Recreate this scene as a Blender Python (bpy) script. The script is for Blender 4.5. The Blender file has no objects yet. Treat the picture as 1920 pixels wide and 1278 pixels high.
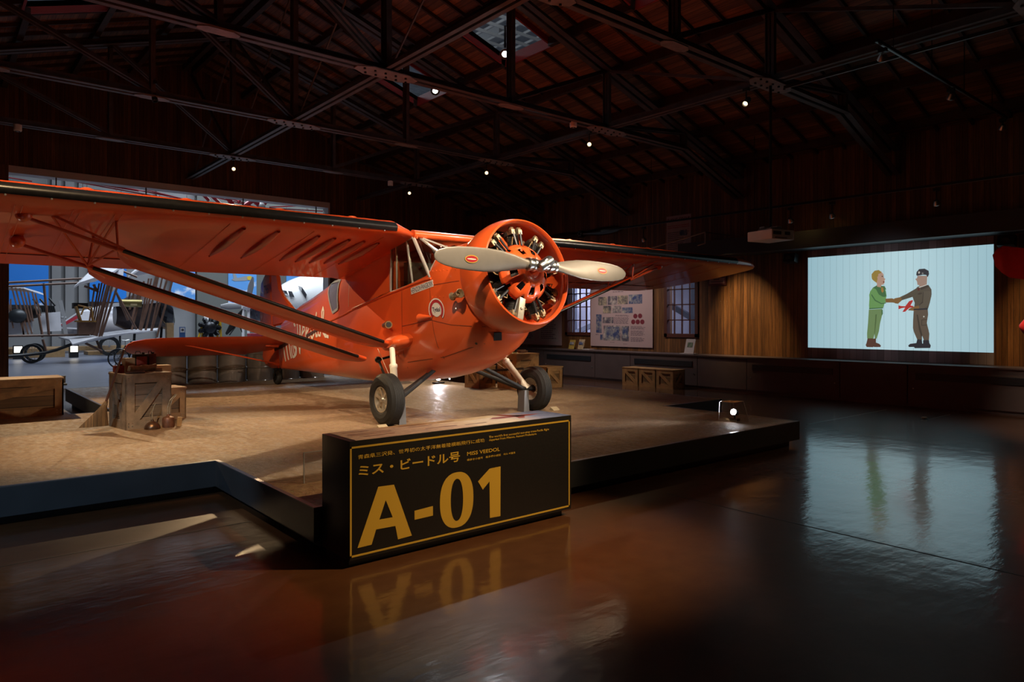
import bpy, math, random
from mathutils import Vector, Matrix
from math import sin, cos, pi, radians, sqrt, atan2
random.seed(7)
S = bpy.context.scene
COL = S.collection
V = Vector

# ------------------------------------------------------------------ camera, exposure, world, big lights
AZ = radians(50.153); FPX = 1312.9; HOR = 604.2; EYE = 1.55
CF = V((cos(AZ), sin(AZ), 0)); CR = V((sin(AZ), -cos(AZ), 0))
cam_d = bpy.data.cameras.new('camera'); cam = bpy.data.objects.new('camera', cam_d); COL.objects.link(cam)
cam.location = (0, 0, EYE); cam.rotation_euler = (pi/2, 0, AZ - pi/2)
cam_d.sensor_width = 36; cam_d.lens = 36*FPX/1920
cam_d.shift_y = -(639-HOR)/1920; cam_d.clip_end = 200; cam_d.clip_start = .05
S.camera = cam
S.view_settings.view_transform = 'Standard'; S.view_settings.look = 'None'
S.view_settings.exposure = 0.0; S.view_settings.gamma = 1.0; S.view_settings.use_curve_mapping = False
S.display_settings.display_device = 'sRGB'
W = bpy.data.worlds.new('world'); S.world = W; W.use_nodes = True
W.node_tree.nodes['Background'].inputs[0].default_value = (.5, .55, .7, 1)
W.node_tree.nodes['Background'].inputs[1].default_value = 0.003

def area(name, loc, target, size, power, color=(1, 1, 1), spread=180, sy=None):
    d = bpy.data.lights.new(name, 'AREA'); d.energy = power; d.color = color; d.size = size; d.spread = radians(spread)
    if sy: d.shape = 'RECTANGLE'; d.size_y = sy
    o = bpy.data.objects.new(name, d); COL.objects.link(o); o.location = loc
    o.rotation_euler = (V(target)-V(loc)).to_track_quat('-Z', 'Y').to_euler(); return o
def spot(name, loc, target, power, color=(1, .74, .45), angle=60, blend=.5, r=.05):
    d = bpy.data.lights.new(name, 'SPOT'); d.energy = power; d.color = color; d.spot_size = radians(angle); d.spot_blend = blend; d.shadow_soft_size = r
    o = bpy.data.objects.new(name, d); COL.objects.link(o); o.location = loc
    o.rotation_euler = (V(target)-V(loc)).to_track_quat('-Z', 'Y').to_euler(); return o
WARM = (1, .68, .36); NEUT = (1, .82, .62); COOL = (.78, .88, 1)
# museum hall beyond the hangar door (ceiling floods), then a fill over the hangar roof
area('hall_flood_front', (7, 29.5, 13.8), (7, 29.5, 0), 8, 1700, COOL, sy=5)
area('hall_flood_middle', (14, 36, 13.8), (14, 36, 0), 12, 2200, COOL, sy=6)
area('hall_flood_back', (20, 42, 13.8), (20, 46, 0), 14, 1800, COOL, sy=6)
area('ceiling_grid_fill', (7.5, 11, 8.7), (7.5, 11, 14), 9, 1700, (.9, .95, 1), sy=12)  # added light hidden above the hangar roof, brightens the ceiling grid
# corridor behind the windows of the right wall
area('corridor_light', (16.5, 10.0, 3.6), (17.2, 10.5, 0), .8, 150, (.85, .86, 1))
area('corridor_light_far', (16.3, 17.0, 3.3), (18.2, 18.2, 1.2), .8, 260, (.85, .86, 1))
# track spots on the roof trusses
spot('truss_spot_ridge', (5.25, 16.0, 4.92), (1.3, 4.5, .0), 1200, WARM, 30, .5, .03)
spot('truss_spot_far_left', (.42, 15.97, 4.92), (3.2, 10.0, .3), 1800, WARM, 46, .6, .03)
spot('truss_spot_far_right', (9.8, 16.0, 4.92), (6.0, 10.5, .5), 900, WARM, 50, .5, .04)
spot('truss_spot_mid_right', (9.84, 12.7, 4.92), (6.4, 10, .5), 450, WARM, 60, .6, .04)
spot('truss_spot_near_right', (9.77, 9.39, 4.92), (6.8, 8.2, 1.2), 300, WARM, 56, .7, .03)
spot('truss_spot_front_right', (9.82, 6.0, 4.92), (7.2, 7.2, 1.6), 350, NEUT, 56, .7, .03)
# track spots outside the picture, on the trusses nearer the camera, and an added fill
spot('key_spot', (4.7, 2.36, 5.0), (5.2, 7.2, 1.8), 2000, NEUT, 46, .8, .05)
spot('key_spot_right', (9.4, 2.36, 5.0), (5.9, 7.2, 2.0), 1300, NEUT, 36, .8, .05)
spot('left_spot', (.4, 5.7, 5.0), (2.4, 9.4, .3), 950, WARM, 62, .7, .05)
spot('left_wing_spot', (-1.0, 2.4, 5.0), (1.0, 8.2, 2.4), 50, WARM, 56, .8, .05)
spot('left_floor_flood', (-.7, 9.9, .45), (.9, 8.6, 2.4), 45, NEUT, 95, .8, .03)
spot('sign_spot', (5.6, 1.2, 5.0), (3.1, 3.8, .2), 1700, WARM, 34, .9, .05)
spot('side_spot', (1.6, 3.6, 5.0), (4.75, 7.9, 1.5), 1100, NEUT, 40, .8, .05)
spot('side_spot_rear', (.45, 9.3, 4.95), (4.95, 11.8, 1.3), 900, NEUT, 44, .8, .05)
spot('cool_side_spot', (-3.2, 6.5, 4.6), (4.7, 8.75, 1.55), 1400, (.60, .60, 1), 9, .7, .05)
spot('cool_front_spot', (-3.0, 1.5, 4.6), (.4, 6.5, .2), 1000, (.50, .75, 1), 30, .3, .05)
spot('wall_spot', (12.9, 9.2, 3.85), (14.6, 9.0, 1.35), 520, (1, .70, .36), 46, 1.0, .03)
spot('wall_spot_side', (12.9, 2.8, 3.85), (14.6, 3.1, 1.35), 330, (1, .66, .33), 46, 1.0, .03)
spot('panel_spot', (12.0, 13.0, 4.6), (14.0, 12.4, .7), 420, (1, .84, .76), 84, .9, .04)
spot('red_wing_fill', (10.2, 3.6, 4.9), (11.7, 2.6, 2.3), 800, NEUT, 50, .8, .04)  # added fill to brighten the red wing, without a lamp of its own
spot('right_wing_spot', (7.2, 2.36, 5.0), (8.7, 7.8, 2.2), 800, NEUT, 34, .8, .05)
spot('projector_spill', (10.5, 5.8, 2.9), (14.6, 5.75, 1.95), 60, (.85, .9, 1), 44, 1.0, .03)
spot('right_floor_spot', (8.6, 1.5, 5.0), (6.4, 5.4, .3), 90, WARM, 60, .9, .05)

# ------------------------------------------------------------------ helpers
def PX(px, py, X=None, Y=None, z=None):
    """the point of the plane X=.., Y=.. or z=.. that the camera sees at a pixel of the photo"""
    ray = CF + CR*((px-960)/FPX) + V((0, 0, (HOR-py)/FPX)); o = V((0, 0, EYE))
    d = (X-o.x)/ray.x if X is not None else (Y-o.y)/ray.y if Y is not None else (z-o.z)/ray.z
    return o + ray*d

ORG = {}
class MB:
    def __init__(s): s.v = []; s.f = []; s.m = []; s.mi = 0
    def add(s, vs, fs):
        n = len(s.v); s.v += [V(p) for p in vs]; s.f += [[i+n for i in f] for f in fs]; s.m += [s.mi]*len(fs); return s
    def box(s, c, d, M=None):
        x, y, z = d[0]/2, d[1]/2, d[2]/2
        vs = [V((a*x, b*y, e*z)) for a in (-1, 1) for b in (-1, 1) for e in (-1, 1)]
        if M is not None: vs = [M @ p for p in vs]
        return s.add([p+V(c) for p in vs], [(0, 1, 3, 2), (4, 6, 7, 5), (0, 4, 5, 1), (2, 3, 7, 6), (0, 2, 6, 4), (1, 5, 7, 3)])
    def b2(s, a, b): return s.box([(a[i]+b[i])/2 for i in range(3)], [abs(b[i]-a[i]) for i in range(3)])
    def bar(s, p0, p1, w, h, up=(0, 0, 1)):
        p0, p1 = V(p0), V(p1); t = (p1-p0); L = t.length; t.normalize(); u = V(up)
        if abs(t.dot(u)) > .98: u = V((0, 1, 0))
        r = t.cross(u).normalized(); u = r.cross(t)
        M = Matrix((r, t, u)).transposed()
        return s.box((p0+p1)/2, (w, L, h), M)
    def tube(s, p0, p1, r0, r1=None, n=10, cap=True):
        return s.path([p0, p1], [r0, r0 if r1 is None else r1], n, cap)
    def path(s, pts, r, n=8, cap=True):
        pts = [V(p) for p in pts]; rs = r if isinstance(r, (list, tuple)) else [r]*len(pts); rings = []; ref = None
        for i, p in enumerate(pts):
            t = (pts[min(i+1, len(pts)-1)]-pts[max(i-1, 0)]).normalized()
            if ref is None: ref = t.orthogonal().normalized()
            a = (ref-t*ref.dot(t)).normalized(); ref = a; b = t.cross(a)
            rings.append([p+(a*cos(2*pi*k/n)+b*sin(2*pi*k/n))*rs[i] for k in range(n)])
        return s.loft(rings, True, cap)
    def loft(s, rings, closed=True, cap=True):
        n = len(rings[0]); vs = [p for r in rings for p in r]; fs = []
        for i in range(len(rings)-1):
            for k in range(n if closed else n-1):
                k2 = (k+1) % n; fs.append((i*n+k, i*n+k2, (i+1)*n+k2, (i+1)*n+k))
        if cap: fs.append(tuple(range(n))[::-1]); fs.append(tuple((len(rings)-1)*n+k for k in range(n)))
        return s.add(vs, fs)
    def lathe(s, prof, o, ax, n=24, x=None, cap=False):
        ax = V(ax).normalized(); a = V(x).normalized() if x is not None else ax.orthogonal().normalized(); b = ax.cross(a); o = V(o)
        return s.loft([[o+ax*t+(a*cos(2*pi*k/n)+b*sin(2*pi*k/n))*r for k in range(n)] for r, t in prof], True, cap)
    def ball(s, c, r, n=12, sc=(1, 1, 1)):
        c = V(c); k = n//2; rings = []
        for i in range(k+1):
            a = pi*i/k; rr = max(sin(a), 1e-3)
            rings.append([c+V((r*sc[0]*rr*cos(2*pi*j/n), r*sc[1]*rr*sin(2*pi*j/n), -r*sc[2]*cos(a))) for j in range(n)])
        return s.loft(rings, True, True)
    def prism(s, poly, n, t):
        """polygon of 3D points, extruded by n*t"""
        n = V(n)*t; k = len(poly); vs = [V(p) for p in poly]+[V(p)+n for p in poly]
        return s.add(vs, [tuple(range(k))[::-1], tuple(range(k, 2*k))]+[(i, (i+1) % k, (i+1) % k+k, i+k) for i in range(k)])
    def face(s, poly): return s.add(poly, [tuple(range(len(poly)))])
    def build(s, name, mat, parent=None, smooth=35, bevel=0, **kw):
        o0 = ORG.get(parent.name, V((0, 0, 0))) if parent is not None else V((0, 0, 0))
        if parent is None and kw.pop('centre', True) and kw.get('kind') != 'structure':
            lo = V([min(p[i] for p in s.v) for i in range(3)]); hi = V([max(p[i] for p in s.v) for i in range(3)])
            o0 = V(((lo.x+hi.x)/2, (lo.y+hi.y)/2, lo.z))
        kw.pop('centre', None)
        me = bpy.data.meshes.new(name); me.from_pydata([p-o0 for p in s.v], [], s.f)
        mats = mat if isinstance(mat, (list, tuple)) else [mat]
        for m in mats: me.materials.append(m)
        if any(s.m): me.polygons.foreach_set('material_index', s.m)
        me.validate()
        import bmesh as _b
        bm = _b.new(); bm.from_mesh(me); _b.ops.recalc_face_normals(bm, faces=bm.faces)
        if bevel: _b.ops.bevel(bm, geom=list(bm.edges), offset=bevel, segments=2, affect='EDGES', profile=.7, clamp_overlap=True)
        bm.to_mesh(me); bm.free()
        if smooth:
            me.shade_smooth(); me.set_sharp_from_angle(angle=radians(smooth))
        o = bpy.data.objects.new(name, me); COL.objects.link(o)
        if parent is not None: o.parent = parent
        else: o.location = o0
        ORG[o.name] = o0
        for k, v in kw.items(): o[k] = v
        return o
def thing(name, loc, label, category, group=None):
    o = bpy.data.objects.new(name, None); COL.objects.link(o); o.location = loc; o.empty_display_size = .1
    ORG[o.name] = V(loc); o['label'] = label; o['category'] = category
    if group: o['group'] = group
    return o
def dup(root, loc, label, rz=None, group=None):
    r = root.copy(); COL.objects.link(r); r.location = loc; r['label'] = label
    if rz is not None: r.rotation_euler = (0, 0, rz)
    if group: r['group'] = group
    ORG[r.name] = V(loc)
    for c in list(root.children):
        k = c.copy(); COL.objects.link(k); k.parent = r
        for g in list(c.children):
            q = g.copy(); COL.objects.link(q); q.parent = k
    return r
def struct(mb, name, mat, **kw): return mb.build(name, mat, kind='structure', **kw)

def text_mesh(body, lines_gap=1.0, bold=0.0, align='LEFT'):
    cu = bpy.data.curves.new('lettering', 'FONT'); cu.body = body; cu.offset = bold; cu.resolution_u = 3; cu.space_line = lines_gap; cu.align_x = align
    ob = bpy.data.objects.new('lettering', cu); COL.objects.link(ob)
    bpy.context.view_layer.update()
    me = bpy.data.meshes.new_from_object(ob.evaluated_get(bpy.context.evaluated_depsgraph_get()))
    bpy.data.objects.remove(ob); bpy.data.curves.remove(cu)
    return me
def text_on(body, o, ux, uy, w, h, mat, parent, name='lettering', bold=0.0, gap=1.0, label=None, shear=0):
    """text fitted in the w x h box whose lower left corner is o"""
    me = text_mesh(body, gap, bold); vs = [v.co for v in me.vertices]
    if not vs: return None
    x0 = min(v.x for v in vs); x1 = max(v.x for v in vs); y0 = min(v.y for v in vs); y1 = max(v.y for v in vs)
    o = V(o); ux = V(ux).normalized(); uy = V(uy).normalized(); org = ORG[parent.name]
    for v in me.vertices:
        a = (v.co.x-x0)/(x1-x0)*w; b = (v.co.y-y0)/(y1-y0)*h
        v.co = o+ux*(a+shear*b)+uy*b-org
    me.materials.clear(); me.materials.append(mat)
    ob = bpy.data.objects.new(name, me); COL.objects.link(ob); ob.parent = parent; ORG[ob.name] = org
    if label: ob['label'] = label
    return ob

# ------------------------------------------------------------------ materials
class NT:
    def __init__(s, name):
        s.mat = bpy.data.materials.new(name); s.mat.use_nodes = True; s.t = s.mat.node_tree; s.b = s.t.nodes['Principled BSDF']
    def n(s, typ, **kw):
        n = s.t.nodes.new(typ)
        for k, v in kw.items():
            if k.startswith('i_'): n.inputs[int(k[2:]) if k[2:].isdigit() else k[2:].replace('_', ' ')].default_value = v
            else: setattr(n, k, v)
        return n
    def l(s, a, b): s.t.links.new(a, b)
    def pos(s, scale=(1, 1, 1), obj=False):
        c = s.n('ShaderNodeTexCoord').outputs['Object'] if obj else s.n('ShaderNodeNewGeometry').outputs['Position']
        m = s.n('ShaderNodeMapping'); m.inputs['Scale'].default_value = scale; s.l(c, m.inputs['Vector']); return m.outputs['Vector']
    def noise(s, vec, scale, detail=4, rough=.55):
        n = s.n('ShaderNodeTexNoise'); n.inputs['Scale'].default_value = scale; n.inputs['Detail'].default_value = detail; n.inputs['Roughness'].default_value = rough
        s.l(vec, n.inputs['Vector']); return n.outputs['Fac']
    def ramp(s, fac, *stops):
        r = s.n('ShaderNodeValToRGB'); el = r.color_ramp.elements
        while len(el) < len(stops): el.new(.5)
        for e, (p, c) in zip(el, stops): e.position = p; e.color = (*c, 1) if len(c) == 3 else c
        s.l(fac, r.inputs[0]); return r.outputs[0]
    def mix(s, fac, a, b, mode='MIX'):
        m = s.n('ShaderNodeMix', data_type='RGBA', blend_type=mode)
        for i, x in ((0, fac), (6, a), (7, b)):
            if hasattr(x, 'links'): s.l(x, m.inputs[i])
            else: m.inputs[i].default_value = (*x, 1) if isinstance(x, tuple) and len(x) == 3 else x
        return m.outputs[2]
    def math(s, op, a, b=0.0):
        m = s.n('ShaderNodeMath', operation=op)
        for i, x in ((0, a), (1, b)):
            if hasattr(x, 'links'): s.l(x, m.inputs[i])
            else: m.inputs[i].default_value = x
        return m.outputs[0]
    def bump(s, h, strength=.3, dist=.01):
        b = s.n('ShaderNodeBump'); b.inputs['Strength'].default_value = strength; b.inputs['Distance'].default_value = dist
        s.l(h, b.inputs['Height']); s.l(b.outputs[0], s.b.inputs['Normal'])
    def base(s, c): s.l(c, s.b.inputs['Base Color'])
    def set(s, **kw):
        for k, v in kw.items(): s.b.inputs[k.replace('_', ' ')].default_value = v
        return s
def M(name, col, rough=.5, metal=0.0, vary=.0, scale=8, bump=0, coat=0, obj=True, **kw):
    t = NT(name); t.set(Roughness=rough, Metallic=metal, Coat_Weight=coat, **kw); t.b.inputs['Base Color'].default_value = (*col, 1)
    f = t.noise(t.pos(obj=obj), scale, 5)
    if vary: t.base(t.ramp(f, (.3, tuple(c*(1-vary) for c in col)), (.7, tuple(min(1, c*(1+vary)) for c in col))))
    if bump: t.bump(f, bump, .01)
    return t.mat
def EM(name, col, st):
    t = NT(name); t.b.inputs['Base Color'].default_value = (*[min(1, c) for c in col], 1); t.b.inputs['Emission Color'].default_value = (*col, 1); t.b.inputs['Emission Strength'].default_value = st; t.set(Roughness=.4)
    return t.mat
def GLASS(name, col=(.9, .95, 1), alpha=.15, rough=.02):
    t = NT(name); out = t.t.nodes['Material Output']; g = t.n('ShaderNodeBsdfGlossy'); g.inputs['Roughness'].default_value = rough
    tr = t.n('ShaderNodeBsdfTransparent'); tr.inputs[0].default_value = (*col, 1); fr = t.n('ShaderNodeFresnel'); fr.inputs[0].default_value = 1.5
    bk = t.n('ShaderNodeNewGeometry').outputs['Backfacing']; f = t.math('MULTIPLY', t.math('ADD', fr.outputs[0], alpha*.3), t.math('SUBTRACT', 1.0, bk)); mx = t.n('ShaderNodeMixShader'); t.l(f, mx.inputs[0]); t.l(tr.outputs[0], mx.inputs[1]); t.l(g.outputs[0], mx.inputs[2]); t.l(mx.outputs[0], out.inputs[0])
    return t.mat
def WOOD(name, c0, c1, plank, axis, grain, rough=.55, gap=.04, obj=False, bump=.4, coat=0):
    """boards: plank width along coordinate `axis`, grain stretched along `grain`"""
    t = NT(name); vec = t.pos(obj=obj); sx = t.n('ShaderNodeSeparateXYZ'); t.l(vec, sx.inputs[0])
    q = t.math('MULTIPLY', sx.outputs[axis], 1/plank); idx = t.math('FLOOR', q); fr = t.math('FRACT', q)
    wn = t.n('ShaderNodeTexWhiteNoise', noise_dimensions='1D'); t.l(idx, wn.inputs['W'])
    sc = [14, 14, 14]; sc[grain] = .9
    off = t.n('ShaderNodeCombineXYZ'); t.l(t.math('MULTIPLY', wn.outputs['Value'], 37.0), off.inputs[grain])
    ad = t.n('ShaderNodeVectorMath', operation='ADD'); t.l(vec, ad.inputs[0]); t.l(off.outputs[0], ad.inputs[1])
    mp = t.n('ShaderNodeMapping'); mp.inputs['Scale'].default_value = sc; t.l(ad.outputs[0], mp.inputs['Vector'])
    g = t.noise(mp.outputs[0], 1.6, 6, .65)
    kn = t.n('ShaderNodeTexVoronoi'); s2 = [7, 7, 7]; s2[grain] = 1.6; m2 = t.n('ShaderNodeMapping'); m2.inputs['Scale'].default_value = s2; t.l(ad.outputs[0], m2.inputs['Vector']); t.l(m2.outputs[0], kn.inputs['Vector'])
    col = t.ramp(g, (.28, c0), (.72, c1))
    tone = t.math('ADD', t.math('MULTIPLY', wn.outputs['Value'], .75), .55)
    cc = t.n('ShaderNodeCombineColor'); [t.l(tone, cc.inputs[i]) for i in range(3)]
    col = t.mix(1.0, col, cc.outputs[0], 'MULTIPLY')
    knot = t.ramp(kn.outputs['Distance'], (.04, (.25, .2, .16)), (.12, (1, 1, 1)))
    col = t.mix(.8, col, knot, 'MULTIPLY')
    edge = t.math('LESS_THAN', fr, gap); col = t.mix(edge, col, tuple(c*.12 for c in c0)); t.base(col)
    t.bump(t.math('SUBTRACT', g, t.math('MULTIPLY', edge, 1.5)), bump, .008); t.set(Roughness=rough, Coat_Weight=coat)
    return t.mat

ORANGE = M('orange_paint', (.66, .088, .016), .30, coat=.5, vary=.06, scale=2)
ORANGE_FAB = M('orange_doped_fabric', (.56, .062, .010), .36, coat=.3, vary=.08, scale=3)
ORANGE_TUBE = M('orange_enamel', (.50, .06, .014), .35, coat=.4)
BOOT = M('black_rubber_boot', (.007, .007, .008), .34, vary=.3, scale=20, **{'Specular_IOR_Level': .3})
BLACK = M('black_metal', (.012, .012, .013), .42)
STEELDK = M('painted_truss_steel', (.072, .062, .063), .55, vary=.35, scale=5)
STEELLT = M('painted_plate_steel', (.20, .175, .17), .5, vary=.25, scale=9)
TIRE = M('tyre_rubber', (.011, .010, .009), .7, vary=.25, scale=30)
ALU = M('aluminium', (.62, .62, .60), .3, 1.0, vary=.1)
CREAM = M('cream_paint', (.70, .62, .48), .45)
PROP = M('propeller_grey', (.23, .20, .155), .38, .25, vary=.06)
BRONZE = M('oily_engine_metal', (.33, .25, .15), .42, .7, vary=.55, scale=25, bump=.3)
ENGDK = M('dark_engine_iron', (.03, .026, .022), .5, .5, vary=.4, scale=25)
WHITE = M('white_paint', (.8, .8, .8), .45)
YELLOW = M('sign_yellow', (.50, .31, .03), .5)
KIOSK = M('black_laminate', (.010, .009, .009), .38, vary=.2, scale=60)
GREYFR = M('grey_frame', (.27, .27, .28), .5)
ACRYL = GLASS('clear_acrylic', (.93, .95, .97), .25)
PANE = GLASS('window_glass', (.55, .58, .55), .12)
# ------------------------------------------------------------------ setting: hangar shell
XC = 5.22; WX = 14.6; BY = 19.36; RIDGE = 8.25; SL = .325; LX = -4.2; FY = -4.6
def roofz(x): return RIDGE-SL*abs(x-XC)
WALLW = WOOD('pine_wall_right', (.075, .028, .008), (.26, .115, .035), .088, 1, 2, .42, .07)
WALLB = WOOD('pine_wall_back', (.060, .022, .008), (.20, .085, .028), .088, 0, 2, .5, .07)
ROOFW = WOOD('roof_boards', (.09, .036, .015), (.34, .15, .06), .12, 0, 1, .6, .06)
RAFT = M('dark_roof_timber', (.045, .022, .012), .6, vary=.4, scale=6)
def floor_mat():
    t = NT('polished_concrete'); p = t.pos(); a = t.noise(p, .55, 6, .6); b = t.noise(t.pos((1, 1, 1)), 7, 6, .65)
    c = t.ramp(a, (.3, (.062, .022, .008)), (.55, (.092, .034, .012)), (.75, (.075, .032, .014)))
    t.base(t.mix(.35, c, t.ramp(b, (.35, (.035, .014, .007)), (.7, (.095, .042, .018)))))
    t.set(IOR=1.5, Coat_Weight=1.0, Coat_IOR=1.52, Roughness=.42, Specular_IOR_Level=.22); r = t.math('MULTIPLY_ADD', b, .10); t.t.nodes[r.node.name].inputs[2].default_value = .06; t.l(r, t.b.inputs['Coat Roughness'])
    h1 = t.noise(p, 2.2, 3, .5); h2 = t.noise(p, 26, 4, .6)
    h3 = t.noise(t.pos((1.5, 5, 1)), 2.5, 4, .6)
    t.bump(t.math('ADD', t.math('ADD', h1, t.math('MULTIPLY', h3, .35)), t.math('MULTIPLY', h2, .06)), .30, .014); t.l(t.b.inputs['Normal'].links[0].from_socket, t.b.inputs['Coat Normal']); return t.mat
FLOORM = floor_mat()
struct(MB().b2((LX, FY, -.1), (WX, BY, 0)), 'floor', FLOORM)
JOINT = M('floor_joint', (.012, .007, .005), .6)
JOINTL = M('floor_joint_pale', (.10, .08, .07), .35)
def seam(i, p, q, w=.014, m=JOINT):
    p = PX(*p, z=0); q = PX(*q, z=0)
    if abs(p.x-q.x) > abs(p.y-q.y): q.y = p.y
    else: q.x = p.x
    mb = MB().b2((min(p.x, q.x)-w/2, min(p.y, q.y)-w/2, 0), (max(p.x, q.x)+w/2, max(p.y, q.y)+w/2, .0015)); struct(mb, 'trim_%d' % i, m, smooth=0)
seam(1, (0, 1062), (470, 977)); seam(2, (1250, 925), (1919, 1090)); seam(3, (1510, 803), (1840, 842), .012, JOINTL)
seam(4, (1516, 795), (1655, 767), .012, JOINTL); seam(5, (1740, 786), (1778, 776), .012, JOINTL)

# walls
w = MB(); T = .25
WIN = [(10.36, 11.30, 1.22, 2.78), (13.92, 14.95, 1.22, 2.78)]
ys = [FY, 10.36, 11.30, 13.92, 14.95, BY]
for a, b in ((FY, 10.36), (11.30, 13.92), (14.95, BY)): w.b2((WX, a, 0), (WX+T, b, 5.25))
for a, b, c, d in WIN: w.b2((WX, a, 0), (WX+T, b, c)); w.b2((WX, a, d), (WX+T, b, 5.25))
struct(w, 'wall_right', WALLW, smooth=0)
OX0, OX1, OZ = 1.39, 9.11, 5.08
def gable(x0, x1, z0): return [V((x0, BY, z0)), V((x1, BY, z0)), V((x1, BY, roofz(x1)))] + ([V((XC, BY, RIDGE))] if x0 < XC < x1 else []) + [V((x0, BY, roofz(x0)))]
w = MB(); [w.prism(gable(*g), (0, 1, 0), .25) for g in ((LX, OX0, 0), (OX0, OX1, OZ), (OX1, WX, 0))]
struct(w, 'wall_back', WALLB, smooth=0)
struct(MB().b2((LX-T, FY, 0), (LX, BY, 5.25)), 'wall_left', WALLW, smooth=0)
struct(MB().b2((LX, FY-T, 0), (WX, FY, 8.4)), 'wall_front', WALLB, smooth=0)
# steel frame round the hangar door opening
f = MB(); f.b2((OX0, BY-.06, OZ-.16), (OX1, BY+.3, OZ)); f.b2((OX1-.05, BY-.06, 0), (OX1, BY+.3, OZ-.16))
struct(f, 'trim_6', M('door_frame_grey', (.66, .65, .65), .5), smooth=0)
struct(MB().b2((OX0, BY-.04, 4.66), (OX1, BY+.02, 4.74)), 'trim_7', STEELDK, smooth=0)
mb = MB()
for x in (2.3, 4.2, 6.6, 8.7): mb.b2((x-.012, BY-.03, 4.1), (x+.012, BY, OZ-.16))
struct(mb, 'trim_8', STEELDK, smooth=0)
struct(MB().b2((OX0-.16, BY-.12, 0), (OX0, BY+.28, OZ)), 'trim_9', WOOD('door_post_timber', (.06, .022, .008), (.2, .085, .03), .4, 0, 2), smooth=0)

# roof with open roof lights
HX0, HX1 = 7.9, 9.2; HOLES = [(2.9, 4.3), (6.3, 7.75), (9.8, 11.2), (13.2, 14.6)]
rf = MB()
def slab(x0, x1, y0, y1, th=.1):
    for s_ in (0,):
        rf.add([(x0, y0, roofz(x0)), (x1, y0, roofz(x1)), (x1, y1, roofz(x1)), (x0, y1, roofz(x0)), (x0, y0, roofz(x0)+th), (x1, y0, roofz(x1)+th), (x1, y1, roofz(x1)+th), (x0, y1, roofz(x0)+th)],
               [(0, 1, 2, 3), (7, 6, 5, 4), (0, 4, 5, 1), (1, 5, 6, 2), (2, 6, 7, 3), (3, 7, 4, 0)])
for sgn in (1, -1):
    xs = [XC, XC+sgn*(HX0-XC), XC+sgn*(HX1-XC), WX if sgn > 0 else LX]
    slab(xs[0], xs[1], FY, BY+.25); slab(xs[2], xs[3], FY, BY+.25); y = FY
    for a, b in HOLES: slab(xs[1], xs[2], y, a); y = b
    slab(xs[1], xs[2], y, BY+.25)
roof = struct(rf, 'ceiling', ROOFW, smooth=0)
# purlins along the roof, ribs down the slope
for sgn in (1, -1):
    for k in range(8):
        x = XC+sgn*(.12+k*1.26)
        if sgn < 0 and x < LX: continue
        segs = [(FY, BY)]
        if HX0-XC < abs(x-XC) < HX1-XC:
            segs = []; y = FY
            for a, b in HOLES: segs.append((y, a)); y = b
            segs.append((y, BY))
        mb = MB()
        for a, b in segs: mb.b2((x-.05, a, roofz(x)-.17), (x+.05, b, roofz(x)-.005))
        mb.build('purlin', RAFT, roof, smooth=0)
rb = MB()
for sgn in (1, -1):
    y = FY+.3
    while y < BY:
        x1 = WX if sgn > 0 else LX
        if not any(a-.05 < y < b+.05 for a, b in HOLES):
            rb.bar((XC, y, roofz(XC)-.035), (x1, y, roofz(x1)-.035), .045, .07)
        else:
            for p, q in ((XC, XC+sgn*(HX0-XC)), (XC+sgn*(HX1-XC), x1)): rb.bar((p, y, roofz(p)-.035), (q, y, roofz(q)-.035), .045, .07)
        y += .58
rb.build('rafter_ribs', RAFT, roof, smooth=0, kind='stuff')
REDTRIM = M('red_shaft_paint', (.28, .02, .018), .5)
for sgn in (1, -1):
    for a, b in HOLES:
        p, q = XC+sgn*(HX0-XC), XC+sgn*(HX1-XC); mb = MB()
        for y in (a, b): mb.prism([(p, y, roofz(p)-.12), (q, y, roofz(q)-.12), (q, y, roofz(q)+.1), (p, y, roofz(p)+.1)], (0, 1, 0), .04)
        for x in (p, q): mb.b2((x-.02, a, roofz(x)-.12), (x+.02, b, roofz(x)+.1))
        mb.build('roof_light_frame', REDTRIM, roof, smooth=0, label='dark red painted frame of an opening in the roof')
# ceiling of the outer museum hall seen through the roof lights
up = struct(MB().b2((-6, FY, 14.2), (26, 52, 14.4)), 'ceiling_hall', M('hall_ceiling', (.16, .17, .18), .7, vary=.3, scale=2), smooth=0)
lt = MB()
for k in range(34): lt.b2((0+k*.62, 3, 11.7), (.05+k*.62, 22, 11.78))
for k in range(30): lt.b2((0, 3+k*.65, 11.6), (21, 3.05+k*.65, 11.7))
for k in range(60):
    x, y = random.uniform(1, 19), random.uniform(4, 21); lt.b2((x, y, 11.7), (x+.05, y+.05, 13)) if k % 3 else lt.b2((x, y, 12.2), (x+.5, y+1.4, 12.5))
lt.build('ceiling_grid', M('hall_grid_steel', (.22, .23, .24), .6), up, smooth=0)

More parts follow.
